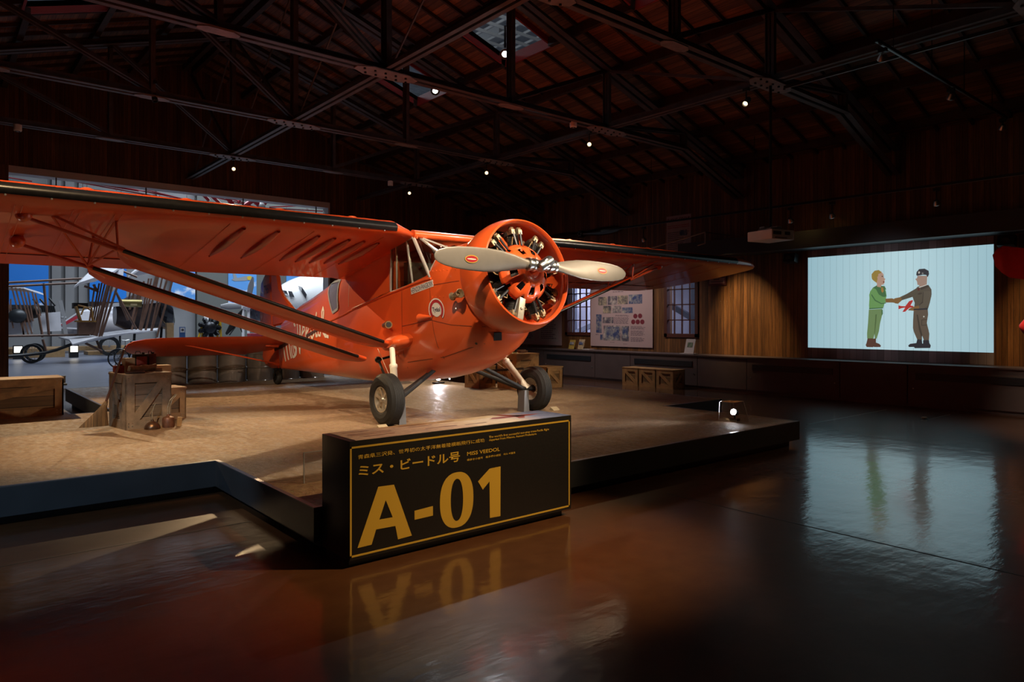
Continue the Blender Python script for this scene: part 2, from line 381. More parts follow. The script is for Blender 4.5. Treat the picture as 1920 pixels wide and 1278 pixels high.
# ------------------------------------------------------------------ roof trusses
TY = [2.36, 5.76, 9.16, 12.56, 15.97]; CZ = 5.29; PAN = 2.4
def truss(y):
    t = thing('roof_truss', (XC, y, CZ), 'dark riveted steel roof truss across the hangar', 'roof truss', 'roof trusses')
    a = .055
    def chord(p, q, name, w=.2, h=.11):
        mb = MB()   # two angles back to back
        for s in (-1, 1):
            mb.bar(V(p)+V((0, s*.035, 0)), V(q)+V((0, s*.035, 0)), .014, h); mb.bar(V(p)+V((0, s*(.035+w*.22), -h/2)), V(q)+V((0, s*(.035+w*.22), -h/2)), w*.44, .014)
        return mb.build(name, STEELDK, t, smooth=0)
    chord((XC-9.2, y, CZ), (XC+7.2, y, CZ), 'bottom_chord')
    for s in (-1, 1):
        chord((XC, y, RIDGE-.30), (XC+s*9.3, y, roofz(XC+9.3)-.26), 'top_chord', .26, .14)
        for k in (1, 2, 3):
            x = XC+s*PAN*k; zt = roofz(x)-.3
            chord((x, y, CZ), (x, y, zt), 'vertical_post', .16, .09)
            chord((x-s*PAN, y, CZ+.05), (x, y, zt), 'diagonal_brace', .12, .07)
        xk = XC+s*7.2; chord((xk, y, CZ), (XC+s*9.35, y, 4.5), 'knee_brace', .22, .12)
    chord((XC, y, CZ), (XC, y, RIDGE-.3), 'king_post', .2, .1)
    for k in (-2, -1, 0, 1, 2):
        x = XC+k*PAN; big = k in (-2, 0, 2); L, w = (.50, .17) if big else (.26, .10)
        z = CZ-.075; pl = [(x-L, y-w*.35, z), (x-L, y+w*.35, z), (x-L*.6, y+w, z), (x+L*.6, y+w, z), (x+L, y+w*.35, z), (x+L, y-w*.35, z), (x+L*.6, y-w, z), (x-L*.6, y-w, z)]
        g = MB().prism([V(p) for p in pl], (0, 0, 1), .014).build('gusset_plate', STEELLT, t, smooth=0)
        if big:
            b = MB()
            for i in range(10):
                b.tube((x+(-.78+.17*i)*L, y+(.45 if i % 2 else -.4)*w, z), (x+(-.78+.17*i)*L, y+(.45 if i % 2 else -.4)*w, z-.022), .018, n=6)
            b.build('bolt_heads', BLACK, g, smooth=0)
    return t
for y, lb in zip(TY, ('dark steel roof truss nearest the camera, crossing the top right corner', 'dark steel roof truss the projector hangs from, second from the camera', 'dark steel roof truss with big gusset above the floodlit roof opening, third from the camera',
                      'dark steel roof truss carrying the black spotlight at left, fourth from the camera', 'dark steel roof truss nearest the back wall, above the grey door frame')):
    truss(y)['label'] = lb
def tie(x, lb):
    t = thing('longitudinal_tie', (x, TY[0], CZ), lb, 'steel tie', 'ties between the trusses')
    mb = MB()
    for s in (-1, 1): mb.bar((x+s*.06, FY+.1, CZ-.03), (x+s*.06, BY-.06, CZ-.03), .07, .014); mb.bar((x+s*.03, FY+.1, CZ+.02), (x+s*.03, BY-.06, CZ+.02), .012, .09)
    mb.build('tie_angle', STEELDK, t, smooth=0)
    zt = roofz(x)-.32
    for i, y in enumerate(TY):
        for dy in ([-3.4] if i == 0 else []) + [3.4]:
            if y+dy > BY-.2: dy = BY-.2-y
            if abs(x-XC) < 1:
                MB().bar((x, y, CZ), (x, y+dy, zt), .06, .05).build('sway_brace', STEELDK, t, smooth=0)
                MB().tube((x+.05, y+dy, CZ), (x+.05, y, zt), .018, n=6).build('sway_rod', STEELDK, t)
            else:
                MB().bar((x, y, CZ), (x, y+dy, zt), .05, .05).build('sway_brace', STEELDK, t, smooth=0)
tie(XC, 'steel tie with bracing along the middle of the roof, under the ridge')
tie(XC+2*PAN, 'steel tie along the right half of the roof, passing over the projector')
tie(XC-2*PAN, 'steel tie along the left half of the roof, above the left wing')

# ------------------------------------------------------------------ windows, wall ledge, corridor behind
FRRED = M('window_frame_red', (.075, .018, .010), .5)
for i, (a, b, c, d) in enumerate(WIN):
    f = MB(); x0, x1 = WX-.03, WX+.1
    for yy in (a, b): f.b2((x0, yy-.045, c-.05), (x1, yy+.045, d+.05))
    for zz in (c, d): f.b2((x0, a-.045, zz-.045), (x1, b+.045, zz+.045))
    wn = f.build('window_%d' % (i+1), FRRED, kind='structure', smooth=0)
    m = MB()
    for k in (1, 2, 3): m.b2((WX+.02, a+(b-a)*k/4-.014, c), (WX+.06, a+(b-a)*k/4+.014, d))
    for k in (1, 2, 3): m.b2((WX+.02, a, c+(d-c)*k/4-.014), (WX+.06, b, c+(d-c)*k/4+.014))
    m.build('window_bars', FRRED, wn, smooth=0)
    MB().b2((WX+.035, a, c), (WX+.042, b, d)).build('window_pane', GLASS('pane_%d' % i, (.8, .82, .88), .1), wn, smooth=0)
cm = M('corridor_wall', (.45, .45, .52), .7, vary=.2, scale=.8)
c = MB(); c.b2((18.2, 5, -.1), (18.3, 20, 5)); c.b2((WX+T, 5, -.1), (18.2, 20, 0)); c.b2((WX+T, 5, 4), (18.2, 20, 4.1)); c.b2((WX+T, 4.9, 0), (18.2, 5, 4)); c.b2((WX+T, 20, 0), (18.2, 20.1, 4))
cw = struct(c, 'wall_corridor', cm, smooth=0)
m = MB()
for k in range(11): y = 6+k*1.25; m.b2((17.2, y, 0), (17.35, y+.16, 4)); m.bar((17.25, y, 2.6-(k % 3)*.5), (17.25, y+1.2, 1.2+(k % 2)), .1, .16)
m.build('corridor_column', M('corridor_steel', (.10, .11, .14), .6), cw, smooth=0)
LEDGE = M('ledge_grey', (.045, .045, .05), .5)
struct(MB().b2((14.02, FY, 3.10), (WX, 10.5, 3.46)), 'trim_10', LEDGE, smooth=0)
struct(MB().b2((WX-.04, FY, .0), (WX, BY, .10)), 'baseboard_right', LEDGE, smooth=0)

# ------------------------------------------------------------------ display platform (a plus shape)
def soil():
    t = NT('dressed_earth'); p = t.pos(); a = t.noise(p, 1.1, 6, .6); b = t.noise(p, 22, 8, .7); s = t.noise(t.pos((2.2, .8, 1)), 6, 6, .7); gr = t.noise(p, 130, 3, .8)
    c = t.ramp(a, (.3, (.13, .070, .030)), (.55, (.20, .122, .062)), (.75, (.25, .165, .092)))
    c = t.mix(.5, c, t.ramp(s, (.35, (.12, .065, .03)), (.65, (.36, .24, .14))))
    vo = t.n('ShaderNodeTexVoronoi'); vo.inputs['Scale'].default_value = 16; t.l(t.pos((1, .45, 1)), vo.inputs['Vector']); pt = t.noise(p, 1.6, 3, .5)
    fl_ = t.math('MULTIPLY', t.math('GREATER_THAN', pt, .52), t.math('LESS_THAN', vo.outputs['Distance'], .22))
    c = t.mix(t.math('MULTIPLY', fl_, .5), c, vo.outputs['Color'], 'OVERLAY')
    c = t.mix(.45, c, t.ramp(b, (.32, (.07, .04, .02)), (.5, (.27, .17, .09)), (.72, (.50, .38, .24)))); t.base(c)
    t.bump(t.math('ADD', t.math('ADD', b, t.math('MULTIPLY', gr, .5)), t.math('MULTIPLY', s, .8)), .55, .02); r = t.ramp(s, (.4, (.42,)*3), (.6, (.75,)*3)); t.l(r, t.b.inputs['Roughness']); return t.mat
PZ = .305; PX0, PX1 = 1.99, 8.45
plus = [(PX0, 4.46), (PX1, 4.46), (PX1, 6.55), (9.9, 6.55), (9.9, 11.15), (PX1, 11.15), (PX1, 15.5), (PX0, 15.5), (PX0, 11.15), (1.5, 11.15), (1.5, 11.9), (-2.2, 11.9), (-2.2, 6.55), (PX0, 6.55)]
RISER = M('charcoal_riser', (.030, .033, .038), .38, vary=.15, scale=3)
plat = struct(MB().prism([V((x, y, .075)) for x, y in plus], (0, 0, 1), PZ-.075-.006), 'display_platform', RISER, smooth=0)
def inset(poly, d):
    out = []; n = len(poly)
    for i in range(n):
        p0, p1, p2 = V(poly[i-1]), V(poly[i]), V(poly[(i+1) % n]); e0 = (p1-p0).normalized(); e1 = (p2-p1).normalized()
        n0 = V((-e0.y, e0.x)); n1 = V((-e1.y, e1.x)); out.append(tuple(p1+(n0+n1)*d/(1+n0.dot(n1))))
    return out
MB().prism([V((x, y, PZ-.006)) for x, y in inset(plus, .035)], (0, 0, 1), .006).build('earth_surface', soil(), plat, smooth=0)
MB().prism([V((x, y, 0)) for x, y in inset(plus, .09)], (0, 0, 1), .075).build('toe_kick', BLACK, plat, smooth=0)
e = MB(); ins = inset(plus, .034)
for i in range(len(plus)):
    j = (i+1) % len(plus); a, b, c_, d_ = plus[i], plus[j], ins[j], ins[i]
    e.prism([V((*q, PZ-.006)) for q in (a, b, c_, d_)], (0, 0, 1), .008)
e.build('edge_strip', M('riser_edge', (.16, .15, .15), .3, .6), plat, smooth=0)
# ------------------------------------------------------------------ the orange monoplane
XA = 5.38; PT = radians(12)
AFT = V((0, cos(PT), -sin(PT))); UPN = V((0, sin(PT), cos(PT))); RT = V((1, 0, 0))
plane = thing('monoplane', (XA, 7.5, PZ), 'orange high-wing monoplane with grey propeller standing on the earth platform', 'aeroplane')

# --- fuselage: lofted lower body, boxed cabin top and turtledeck
def half(u, p): return math.copysign(abs(u)**p, u)
def sect(Y, w, zc, zb, zt, m, n, N=40):
    r = []
    for k in range(N):
        a = 2*pi*k/N; c, s = cos(a), sin(a); p = 2/(n if s >= 0 else m)
        r.append(V((XA+w*half(c, p), Y, zc+(zt-zc)*half(s, p) if s >= 0 else zc+(zc-zb)*half(s, p))))
    return r
LOW = [(6.40, .28, 1.98, 1.56, 2.40, 2, 2), (6.42, .40, 1.96, 1.46, 2.50, 2.0, 2), (6.50, .49, 1.92, 1.31, 2.58, 2.0, 2.1), (6.62, .55, 1.92, 1.17, 2.60, 2.1, 2.2), (6.80, .60, 1.97, 1.075, 2.60, 2.2, 2.2), (7.0, .63, 2.03, 1.01, 2.57, 2.5, 2.2),
       (7.22, .645, 2.09, .945, 2.52, 3.2, 2.3), (7.34, .65, 2.08, .91, 2.20, 3.4, 3), (7.6, .65, 2.04, .85, 2.10, 3.6, 4), (8.0, .65, 1.97, .775, 2.0, 4, 4), (8.6, .65, 1.87, .71, 1.9, 4, 4), (9.1, .64, 1.78, .675, 1.81, 4, 4),
       (9.7, .585, 1.66, .66, 1.69, 3.8, 4), (10.5, .475, 1.55, .655, 1.59, 3.4, 4), (11.5, .33, 1.42, .65, 1.47, 3, 3), (12.5, .19, 1.32, .645, 1.40, 2.6, 3), (13.3, .085, 1.25, .64, 1.34, 2.2, 2.2), (13.62, .04, 1.22, .64, 1.3, 2, 2)]
fm = MB(); fm.loft([sect(*s) for s in LOW])
# crease moulding along the sill
for s in (-1, 1): fm.path([(XA+s*(q[1]+.004), q[0], q[2]) for q in LOW[6:15]], .014, 6)
UP = [(8.20, .605, 1.93, 2.66, 5), (8.8, .60, 1.83, 2.58, 5), (9.4, .585, 1.72, 2.46, 4.5), (9.9, .55, 1.63, 2.36, 4), (10.4, .485, 1.56, 2.285, 4), (11.0, .40, 1.48, 2.17, 3.4), (11.7, .30, 1.40, 2.03, 3), (12.4, .20, 1.32, 1.90, 2.6), (13.0, .12, 1.26, 1.74, 2.3), (13.5, .05, 1.24, 1.58, 2)]
def arch(Y, w, zb, zt, n, N=20):
    r = []
    for k in range(N+1):
        a = pi*k/N; r.append(V((XA+w*half(cos(a), 2/n), Y, zb+(zt-zb)*max(sin(a), 0)**(2/n))))
    return r
fm.loft([arch(*s) for s in UP], False, False)
fm.prism(arch(*UP[0]), (0, 1, 0), .01)
fus = fm.build('fuselage', ORANGE, plane, smooth=38)
# panel lines round the nose
pl = MB(); PLINE = M('panel_line', (.16, .03, .012), .5)
from mathutils.bvhtree import BVHTree
BV = BVHTree.FromPolygons([v.co+ORG[fus.name] for v in fus.data.vertices], [p.vertices[:] for p in fus.data.polygons])
def side(Y, z, s=-1, off=.004):
    """point on the fuselage flank at (Y, z) and its normal"""
    hit, nrm, i, d = BV.ray_cast(V((XA+s*3, Y, z)), V((-s, 0, 0)))
    if hit is None: hit, nrm = V((XA+s*.1, Y, z)), V((s, 0, 0))
    if nrm.x*s < 0: nrm = -nrm
    return hit+nrm*off, nrm
def strip(mb, pts, w, s=-1, off=.004, taper=None, sub=3):
    """ribbon of width w that follows a polyline (Y, z) painted on the flank"""
    d = []
    for i in range(len(pts)-1):
        for k in range(sub): f = k/sub; d.append((pts[i][0]*(1-f)+pts[i+1][0]*f, pts[i][1]*(1-f)+pts[i+1][1]*f, i+f))
    d.append((*pts[-1], len(pts)-1)); L, R = [], []
    for i, (a, b, q) in enumerate(d):
        p0 = d[max(i-1, 0)]; p1 = d[min(i+1, len(d)-1)]; t = V((p1[0]-p0[0], p1[1]-p0[1]))
        if t.length < 1e-6: t = V((1, 0))
        t.normalize(); n = V((-t.y, t.x))*(w[min(int(q), len(w)-1)] if isinstance(w, list) else w)/2
        L.append(side(a+n.x, b+n.y, s, off)[0]); R.append(side(a-n.x, b-n.y, s, off)[0])
    n = len(L); mb.add(L+R, [(i, i+1, n+i+1, n+i) for i in range(n-1)])
for pts in ([(7.25, 2.02), (7.22, 1.6), (7.2, 1.1)], [(6.9, 1.52), (7.25, 1.58), (7.9, 1.5)], [(6.5, 1.5), (6.9, 1.52)], [(6.55, 2.05), (7.25, 2.0)], [(7.9, 1.96), (7.9, 1.5), (7.95, .95)], [(6.6, 1.3), (7.2, 1.12), (7.9, 1.03)]):
    strip(pl, pts, .008)
pl.build('panel_seams', PLINE, plane, smooth=0)
# rivet rows on the nose deck
rv = MB()
for zz, y0, y1, n in ((2.30, 6.62, 7.18, 9), (2.18, 6.60, 7.2, 10), (1.86, 6.62, 7.2, 9)):
    for i in range(n):
        p, nn = side(y0+(y1-y0)*i/(n-1), zz, -1, 0); rv.ball(p, .009, 6)
rv.build('rivets', ORANGE, plane, kind='stuff')

# --- cowl ring and engine (axis = AFT)
C0 = V((XA, 6.17, 2.14))
def AX(r, a, t): return C0+AFT*t+(RT*cos(a)+UPN*sin(a))*r
MB().lathe([(.602, .02), (.606, -.012), (.618, -.03), (.634, -.022), (.655, .03), (.675, .12), (.682, .22), (.672, .34), (.650, .44), (.642, .44), (.655, .34), (.655, .2), (.628, .06), (.602, .02)], C0, AFT, 64, RT).build('cowl_ring', ORANGE, plane)
MB().lathe([(.01, .40), (.60, .40), (.60, .42), (.01, .42)], C0, AFT, 40, RT).build('firewall', M('firewall_red', (.20, .03, .012), .5), plane)
# nose cover: domed shell with nine windows and nine notches
N = 108; prof = [(.10, -.10), (.16, -.088), (.205, -.07), (.25, -.045), (.285, -.02), (.315, .01), (.345, .05), (.36, .09)]
mb = MB(); rings = [[AX(r, 2*pi*k/N+pi/2, t) for k in range(N)] for r, t in prof]; vs = [p for r in rings for p in r]; fs = []
for i in range(len(prof)-1):
    for k in range(N):
        q = k % 12
        if i in (2, 3) and 3 <= q <= 7: continue
        if i >= 5 and q in (0, 1, 10, 11) and not (i == 5 and q in (1, 10)): continue
        k2 = (k+1) % N; fs.append((i*N+k, i*N+k2, (i+1)*N+k2, (i+1)*N+k))
mb.add(vs, fs); cov = mb.build('engine_nose_cover', ORANGE, plane)
sm = cov.modifiers.new('thickness', 'SOLIDIFY'); sm.thickness = .006
MB().lathe([(.01, -.06), (.12, -.06), (.2, -.02), (.27, .06), (.27, .38), (.01, .38)], C0, AFT, 36, RT).build('crankcase', ENGDK, plane)
MB().lathe([(.01, -.2), (.055, -.2), (.06, -.1), (.10, -.10), (.11, -.07), (.01, -.07)], C0, AFT, 24, RT).build('nose_bearing', ORANGE, plane)
for k in range(9):
    a = pi/2+2*pi*k/9+.02; rad = RT*cos(a)+UPN*sin(a); tan = -RT*sin(a)+UPN*cos(a); mb = MB(); base = C0+AFT*.20
    pr = [(.07, .26)]
    for j in range(13): q = .29+j*.014; pr += [(.078, q), (.098, q+.002), (.098, q+.006), (.078, q+.008)]
    pr += [(.1, .48), (.09, .53), (.05, .55), (.01, .555)]
    mb.lathe(pr, base, rad, 18)
    cyl = mb.build('engine_cylinder', ENGDK, plane)
    for s in (-1, 1):
        h = base+rad*.515+tan*s*.055-AFT*.055; Mx = Matrix((tan, AFT, rad)).transposed(); rk = MB()
        rk.box(h, (.055, .15, .06), Mx); rk.lathe([(.01, 0), (.03, 0), (.034, .02), (.03, .05), (.012, .055)], h-AFT*.02+rad*.02, (rad-AFT*.8), 10); rk.box(h+rad*-.05+AFT*.05, (.05, .07, .12), Mx)
        rk.build('rocker_box', BRONZE, cyl, bevel=.006)
        MB().tube(C0+AFT*.06+rad*.31+tan*s*.035, h-AFT*.065-rad*.005, .013, .016, 8).build('pushrod_tube', BLACK, cyl)
    MB().path([C0+AFT*.10+rad*.36+tan*.08, C0+AFT*.05+rad*.43+tan*.10, base+rad*.46-AFT*.06+tan*.0], .007, 6).build('ignition_lead', M('ignition_lead', (.30, .20, .09), .5) if k == 0 else bpy.data.materials['ignition_lead'], cyl)
    # intake pipe between the cylinders
    am = a+pi/9; rm = RT*cos(am)+UPN*sin(am)
    MB().path([C0+AFT*.26+rm*.28, C0+AFT*.24+rm*.42, C0+AFT*.28+rad*.52+tan*.09], .024, 8).build('intake_pipe', BRONZE, cyl)
    if k == 4:   # the lowest cylinder wears a grey sump in front
        Mx = Matrix((tan, AFT, rad)).transposed(); q = C0+AFT*.05+rad*.46
        mb = MB().box(q, (.085, .07, .26), Mx); mb.tube(q-AFT*.036+rad*.0, q-AFT*.045, .018, n=10); mb.build('oil_sump', M('sump_alloy', (.33, .29, .22), .4, .6, vary=.2), plane, bevel=.008)

# --- propeller
HUB = V((XA, 5.93, 2.20)); DIRB = V((cos(radians(-1.2)), 0, sin(radians(-1.2)))); UPB = V((-DIRB.z, 0, DIRB.x))
def blade(s):
    prof = [(.14, .052, .05, 62), (.22, .055, .05, 55), (.32, .075, .042, 46), (.45, .10, .034, 38), (.62, .122, .028, 30), (.80, .130, .024, 25), (1.0, .126, .019, 21), (1.18, .114, .015, 18), (1.32, .092, .012, 16), (1.40, .066, .009, 15), (1.44, .038, .007, 15), (1.452, .012, .005, 15)]
    rings = []
    for r, hw, th, pitch in prof:
        c = HUB+DIRB*s*r; p = radians(pitch); ch = UPB*cos(p*.72)+V((0, 1, 0))*sin(p*.72)*s; nn = ch.cross(DIRB)
        rings.append([c+ch*hw*cos(2*pi*k/24)+nn*th*sin(2*pi*k/24) for k in range(24)])
    b = MB().loft(rings).build('propeller_blade', PROP, plane, smooth=50)
    # oval decal
    r, hw, th, pitch = 1.0, .126, .019, 21; p = radians(pitch)*.72; ch = UPB*cos(p)+V((0, 1, 0))*sin(p)*s; nn = ch.cross(DIRB); nn = -nn if nn.y > 0 else nn
    c = HUB+DIRB*s*r+nn*(th+.0035)
    for nm, sx, sy, m_, o in (('decal_rim', .085, .042, YELLOW, 0), ('decal_field', .076, .034, M('decal_red_%s' % (s > 0), (.36, .02, .02), .4), .001), ('decal_band', .060, .006, CREAM, .002)):
        MB().prism([c+DIRB*sx*cos(2*pi*k/28)+ch*sy*sin(2*pi*k/28)+nn*o for k in range(28)], nn, .0008).build(nm, m_, b, smooth=0, label='red oval emblem on the propeller blade' if nm == 'decal_field' else 'emblem trim on the propeller blade')
blade(-1); blade(1)
hb = MB(); hb.lathe([(.01, -.23), (.05, -.23), (.062, -.16), (.062, .16), (.05, .23), (.01, .23)], HUB, DIRB, 20)
for s in (-1, 1): hb.lathe([(.060, .10), (.075, .105), (.075, .135), (.064, .14), (.064, .18), (.077, .185), (.077, .21), (.06, .215)], HUB, DIRB*s, 20)
hb.lathe([(.01, -.12), (.045, -.12), (.06, -.085), (.06, .02), (.05, .1)], HUB, AFT, 18); hb.lathe([(.01, -.10), (.05, -.10), (.062, -.08), (.062, .09), (.05, .11), (.01, .11)], HUB-AFT*.07, (DIRB+UPB*.55), 16)
hb.build('propeller_hub', ALU, plane)

# --- wings
CH = 2.40; LE0 = V((XA, 7.50, 2.72))
FOIL = [(1, .0, .0), (.9, .016, -.003), (.75, .040, -.008), (.6, .060, -.014), (.45, .076, -.020), (.3, .085, -.026), (.2, .083, -.030), (.12, .072, -.032), (.06, .054, -.030), (.025, .036, -.024), (.008, .021, -.015), (0, .003, .003)]
def foil(u, y0, ch, thick=1.0, z=0, scal=1.0):
    up = [(x, a) for x, a, b in FOIL]; lo = [(x, b) for x, a, b in FOIL[::-1]][1:]
    r = []
    for x, t in up+lo[:-1]:
        k = scal if .02 < x < .95 else 1
        r.append(V((XA+u, LE0.y, LE0.z+z))+AFT*(y0+ch*x)+UPN*t*CH*thick*k)
    return r
def wing(s):
    st = [(.60, .15, 2.2, .35, -.03), (.72, .10, 2.26, .62, -.01), (.95, 0, CH, 1, 0)]
    u = .95+.17
    i = 0
    while u < 6.2: st.append((u, 0, CH, 1, 0, .965 if i % 2 == 0 else 1.0)); u += .17; i += 1
    for u, a, ch in ((6.35, 0, 2.36), (6.6, 0, 2.22), (6.85, .03, 1.98), (7.05, .07, 1.70), (7.25, .13, 1.33), (7.42, .21, .92), (7.54, .31, .5), (7.59, .42, .2)): st.append((u, a, ch, max(.10, ch/CH)**1.0, .0))
    return MB().loft([foil(s*q[0], q[1], q[2], q[3], q[4], q[5] if len(q) > 5 else 1) for q in st]).build('wing', ORANGE_FAB, plane, smooth=60)
wings = {}
for s in (-1, 1):
    wg = wings[s] = wing(s)
    # black de-icing boot wrapped round the leading edge
    bt = MB(); rings = []
    uu = [.95]+[.95+.17*k for k in range(1, 32)]+[6.35, 6.5]
    for u in uu:
        pts = [(.018, .031), (.010, .0255), (.002, .013), (-.004, .003), (-.001, -.006), (.005, -.0145), (.010, -.0185), (.0105, -.012), (.009, .000), (.010, .012), (.018, .025)]
        rings.append([V((XA+s*u, LE0.y, LE0.z))+AFT*CH*x+UPN*t*CH for x, t in pts])
    bt.loft(rings); bt.build('leading_edge_boot', BOOT, wg, smooth=60)
    sc = MB()
    for u in uu[1::2]: sc.ball(V((XA+s*u, LE0.y, LE0.z))+AFT*CH*.0125-UPN*CH*.0205, .011, 6)
    sc.build('boot_screws', ALU, wg, kind='stuff')
    # rib tapes under the wing
    rt = MB()
    for u in (1.05, 1.95, 2.9, 3.95, 4.3, 4.75, 5.6, 6.2):
        for dx in (-.03, .03) if u in (3.95, 4.3, 4.75) else (0,):
            pts = [V((XA+s*(u+dx), LE0.y, LE0.z))+AFT*CH*x+UPN*CH*(t-.003) for x, t in ((.08, -.031), (.3, -.026), (.6, -.014), (.95, -.002))]
            rt.path(pts, .003, 5)
    rt.build('rib_stitching', M('stitch_orange_%d' % s, (.60, .13, .04), .5), wg)
    ail = MB()
    pts = [V((XA+s*u, LE0.y, LE0.z))+AFT*CH*.80+UPN*CH*-.009 for u in (3.6, 6.3)]; ail.tube(pts[0], pts[1], .006, n=5); ail.build('aileron_gap', PLINE, wg)
    # top surface bumps (inspection covers)
    tb = MB()
    for u in (1.4, 2.3, 3.3, 4.2): tb.ball(V((XA+s*u, LE0.y, LE0.z))+AFT*CH*.12+UPN*CH*.072, .05, 10, (1.3, 1, .45))
    tb.build('fuel_cap', ORANGE, wg)
# chordwise blisters under the left wing root
def under(px, py): # intersect the lower wing surface
    o = V((0, 0, EYE)); ray = CF+CR*((px-960)/FPX)+V((0, 0, (HOR-py)/FPX)); p0 = LE0+AFT*CH*.3-UPN*CH*.026; p1 = LE0+AFT*CH*.8-UPN*CH*.006
    n = (p1-p0).cross(RT).normalized(); return o+ray*((p0-o).dot(n)/ray.dot(n))
BLIS = M('deep_orange_fabric', (.30, .028, .008), .32, coat=.4)
for a, b in (((452, 427), (397, 480)), ((521, 433), (453, 483)), ((596, 442), (526, 488)), ((627, 446), (554, 490)), ((655, 449), (580, 492)), ((684, 452), (606, 493)), ((712, 455), (632, 494))):
    p, q = under(*a), under(*b); q.x = (p.x+q.x)/2; p.x = q.x; rings = []
    for i in range(9):
        f = i/8; c = p.lerp(q, f); w_ = .045*(1-abs(2*f-.9)**3)+.008; h_ = .05*sin(pi*min(1, f*.85+.1))+.006
        rings.append([c+RT*w_*cos(2*pi*k/12)+UPN*h_*sin(2*pi*k/12) for k in range(12)])
    MB().loft(rings).build('underwing_blister', BLIS, wings[-1])

# --- centre section, windscreen, cabin windows
cs = MB(); cs.loft([foil(u, .14, 2.2, .36, -.03) for u in (-.62, -.3, 0, .3, .62)]); cs.loft([[V((XA+u, 7.66+.07*cos(a), 2.675+.055*sin(a))) for a in [2*pi*k/16 for k in range(16)]] for u in (-.64, -.2, .2, .64)]); cs.build('wing_centre_section', ORANGE, plane, smooth=60)
GLS = GLASS('cabin_glass', (.55, .56, .50), .12); FRM = M('window_frame_alloy', (.55, .50, .43), .35, .5)
ZT = 2.655
wA, wB = V((XA-.62, 7.66, ZT-.02)), V((XA+.62, 7.66, ZT-.02)); bA, bB = V((XA-.635, 7.25, 2.10)), V((XA+.635, 7.25, 2.10))
base = [V((XA+.645*cos(a)*.985, 7.245+.03*sin(a), 2.09+(2.50-2.09)*sin(a)**.9)) for a in [pi*k/12 for k in range(13)]][::-1]
ws = MB(); n = len(base); top = [wA.lerp(wB, k/(n-1)) for k in range(n)]
ws.add(base+top, [(i, i+1, n+i+1, n+i) for i in range(n-1)]); g = ws.build('windscreen', GLS, plane, smooth=0)
fr = MB()
fr.path(base, .016, 6); fr.tube(wA, wB, .012); fr.tube(bA, wA, .02); fr.tube(bB, wB, .02); fr.bar(base[3], top[1], .05, .02); fr.bar(base[9], top[11], .05, .02); fr.bar(V((XA-.2, 7.3, 2.46)), V((XA-.5, 7.62, ZT-.03)), .06, .02)
fr.build('windscreen_frame', FRM, g)
for s in (-1, 1):
    x = XA+s*.632; P4 = [(7.27, 2.10), (8.20, 1.95), (8.20, 2.56), (7.66, 2.63)]
    sg = MB().prism([V((x, y, z)) for y, z in P4], (s, 0, 0), .006).build('side_window', GLS, plane, smooth=0)
    f = MB()
    for i in range(4):
        a, b = P4[i], P4[(i+1) % 4]; f.tube((x, *a), (x, *b), .016, n=6)
    f.bar((x, 7.66, 2.05), (x, 7.80, 2.60), .03, .02); f.bar((x, 8.05, 1.98), (x, 8.07, 2.57), .02, .02); f.build('window_frame', FRM, sg, smooth=0)
    MB().b2((XA+s*.615, 7.6, ZT-.04), (XA+s*.60, 8.2, ZT+.02)).build('cabin_top_rail', ORANGE, plane, smooth=0)
    # trapezoid rear cabin window
    qd = [(10.62, 2.18), (10.02, 2.20), (9.95, 1.76), (10.20, 1.70)]; G = 6; gv = []
    for i in range(G+1):
        for j in range(G+1):
            u, v = i/G, j/G; y = (qd[0][0]*(1-u)+qd[1][0]*u)*(1-v)+(qd[3][0]*(1-u)+qd[2][0]*u)*v; z = (qd[0][1]*(1-u)+qd[1][1]*u)*(1-v)+(qd[3][1]*(1-u)+qd[2][1]*u)*v
            gv.append(side(y, z, s, .008)[0])
    rw = MB().add(gv, [(i*(G+1)+j, i*(G+1)+j+1, (i+1)*(G+1)+j+1, (i+1)*(G+1)+j) for i in range(G) for j in range(G)]).build('rear_window', M('rear_glass_%d' % s, (.16, .15, .22), .06, coat=.6), plane, smooth=60)
    fr = MB(); q = [side(*p, s, .012)[0] for p in qd]
    for i in range(4): strip(fr, [qd[i], qd[(i+1) % 4]], .04, s, .014, sub=6)
    fr.build('rear_window_frame', GREYFR, rw, smooth=0)
    # chrome door rail and door outline
    dr = MB(); strip(dr, [(8.22, 1.955), (8.7, 1.87), (9.35, 1.75)], .03, s, .018); dr.build('door_rail', ALU, plane, smooth=0)
    dl = MB(); strip(dl, [(8.28, 1.97), (8.30, 2.25), (8.22, 2.50)], .014, s, .004); strip(dl, [(9.55, 1.78), (9.55, 2.3)], .010, s, .004); dl.build('door_seam', FRM, plane, smooth=0)
# cabin furniture glimpsed through the glass
ci = MB(); ci.b2((XA-.5, 8.0, 1.95), (XA+.5, 8.1, 2.35)); ci.b2((XA-.45, 7.42, 2.1), (XA+.45, 7.46, 2.33))
for s in (-1, 1): ci.tube((XA+s*.3, 7.4, 2.2), (XA-s*.1, 8.1, 2.6), .014)
ci.build('cabin_seat_back', M('cabin_dark', (.03, .022, .016), .6), plane, smooth=0)

# --- lettering painted on the flank
LETW = M('cream_lettering', (.78, .72, .62), .45); LETB = M('dark_lettering', (.02, .015, .05), .5)
st = MB()
def flank(px, py):   # photo pixel -> (Y, z) on the flank, by the local half-width
    Y = 11.5
    for _ in range(6):
        w_ = [(9.7, .575), (10.5, .475), (11.5, .33), (12.5, .19), (13.6, .05)]; x = .05
        for (a, wa), (b, wb) in zip(w_, w_[1:]):
            if a <= Y <= b: x = wa+(wb-wa)*(Y-a)/(b-a)
        if Y < 9.7: x = .58
        p = PX(px, py, X=XA-x); Y = p.y
    return (p.y, p.z)
def stroke(w, *pts): strip(st, [flank(*p) for p in pts], w, -1, .006, sub=3)
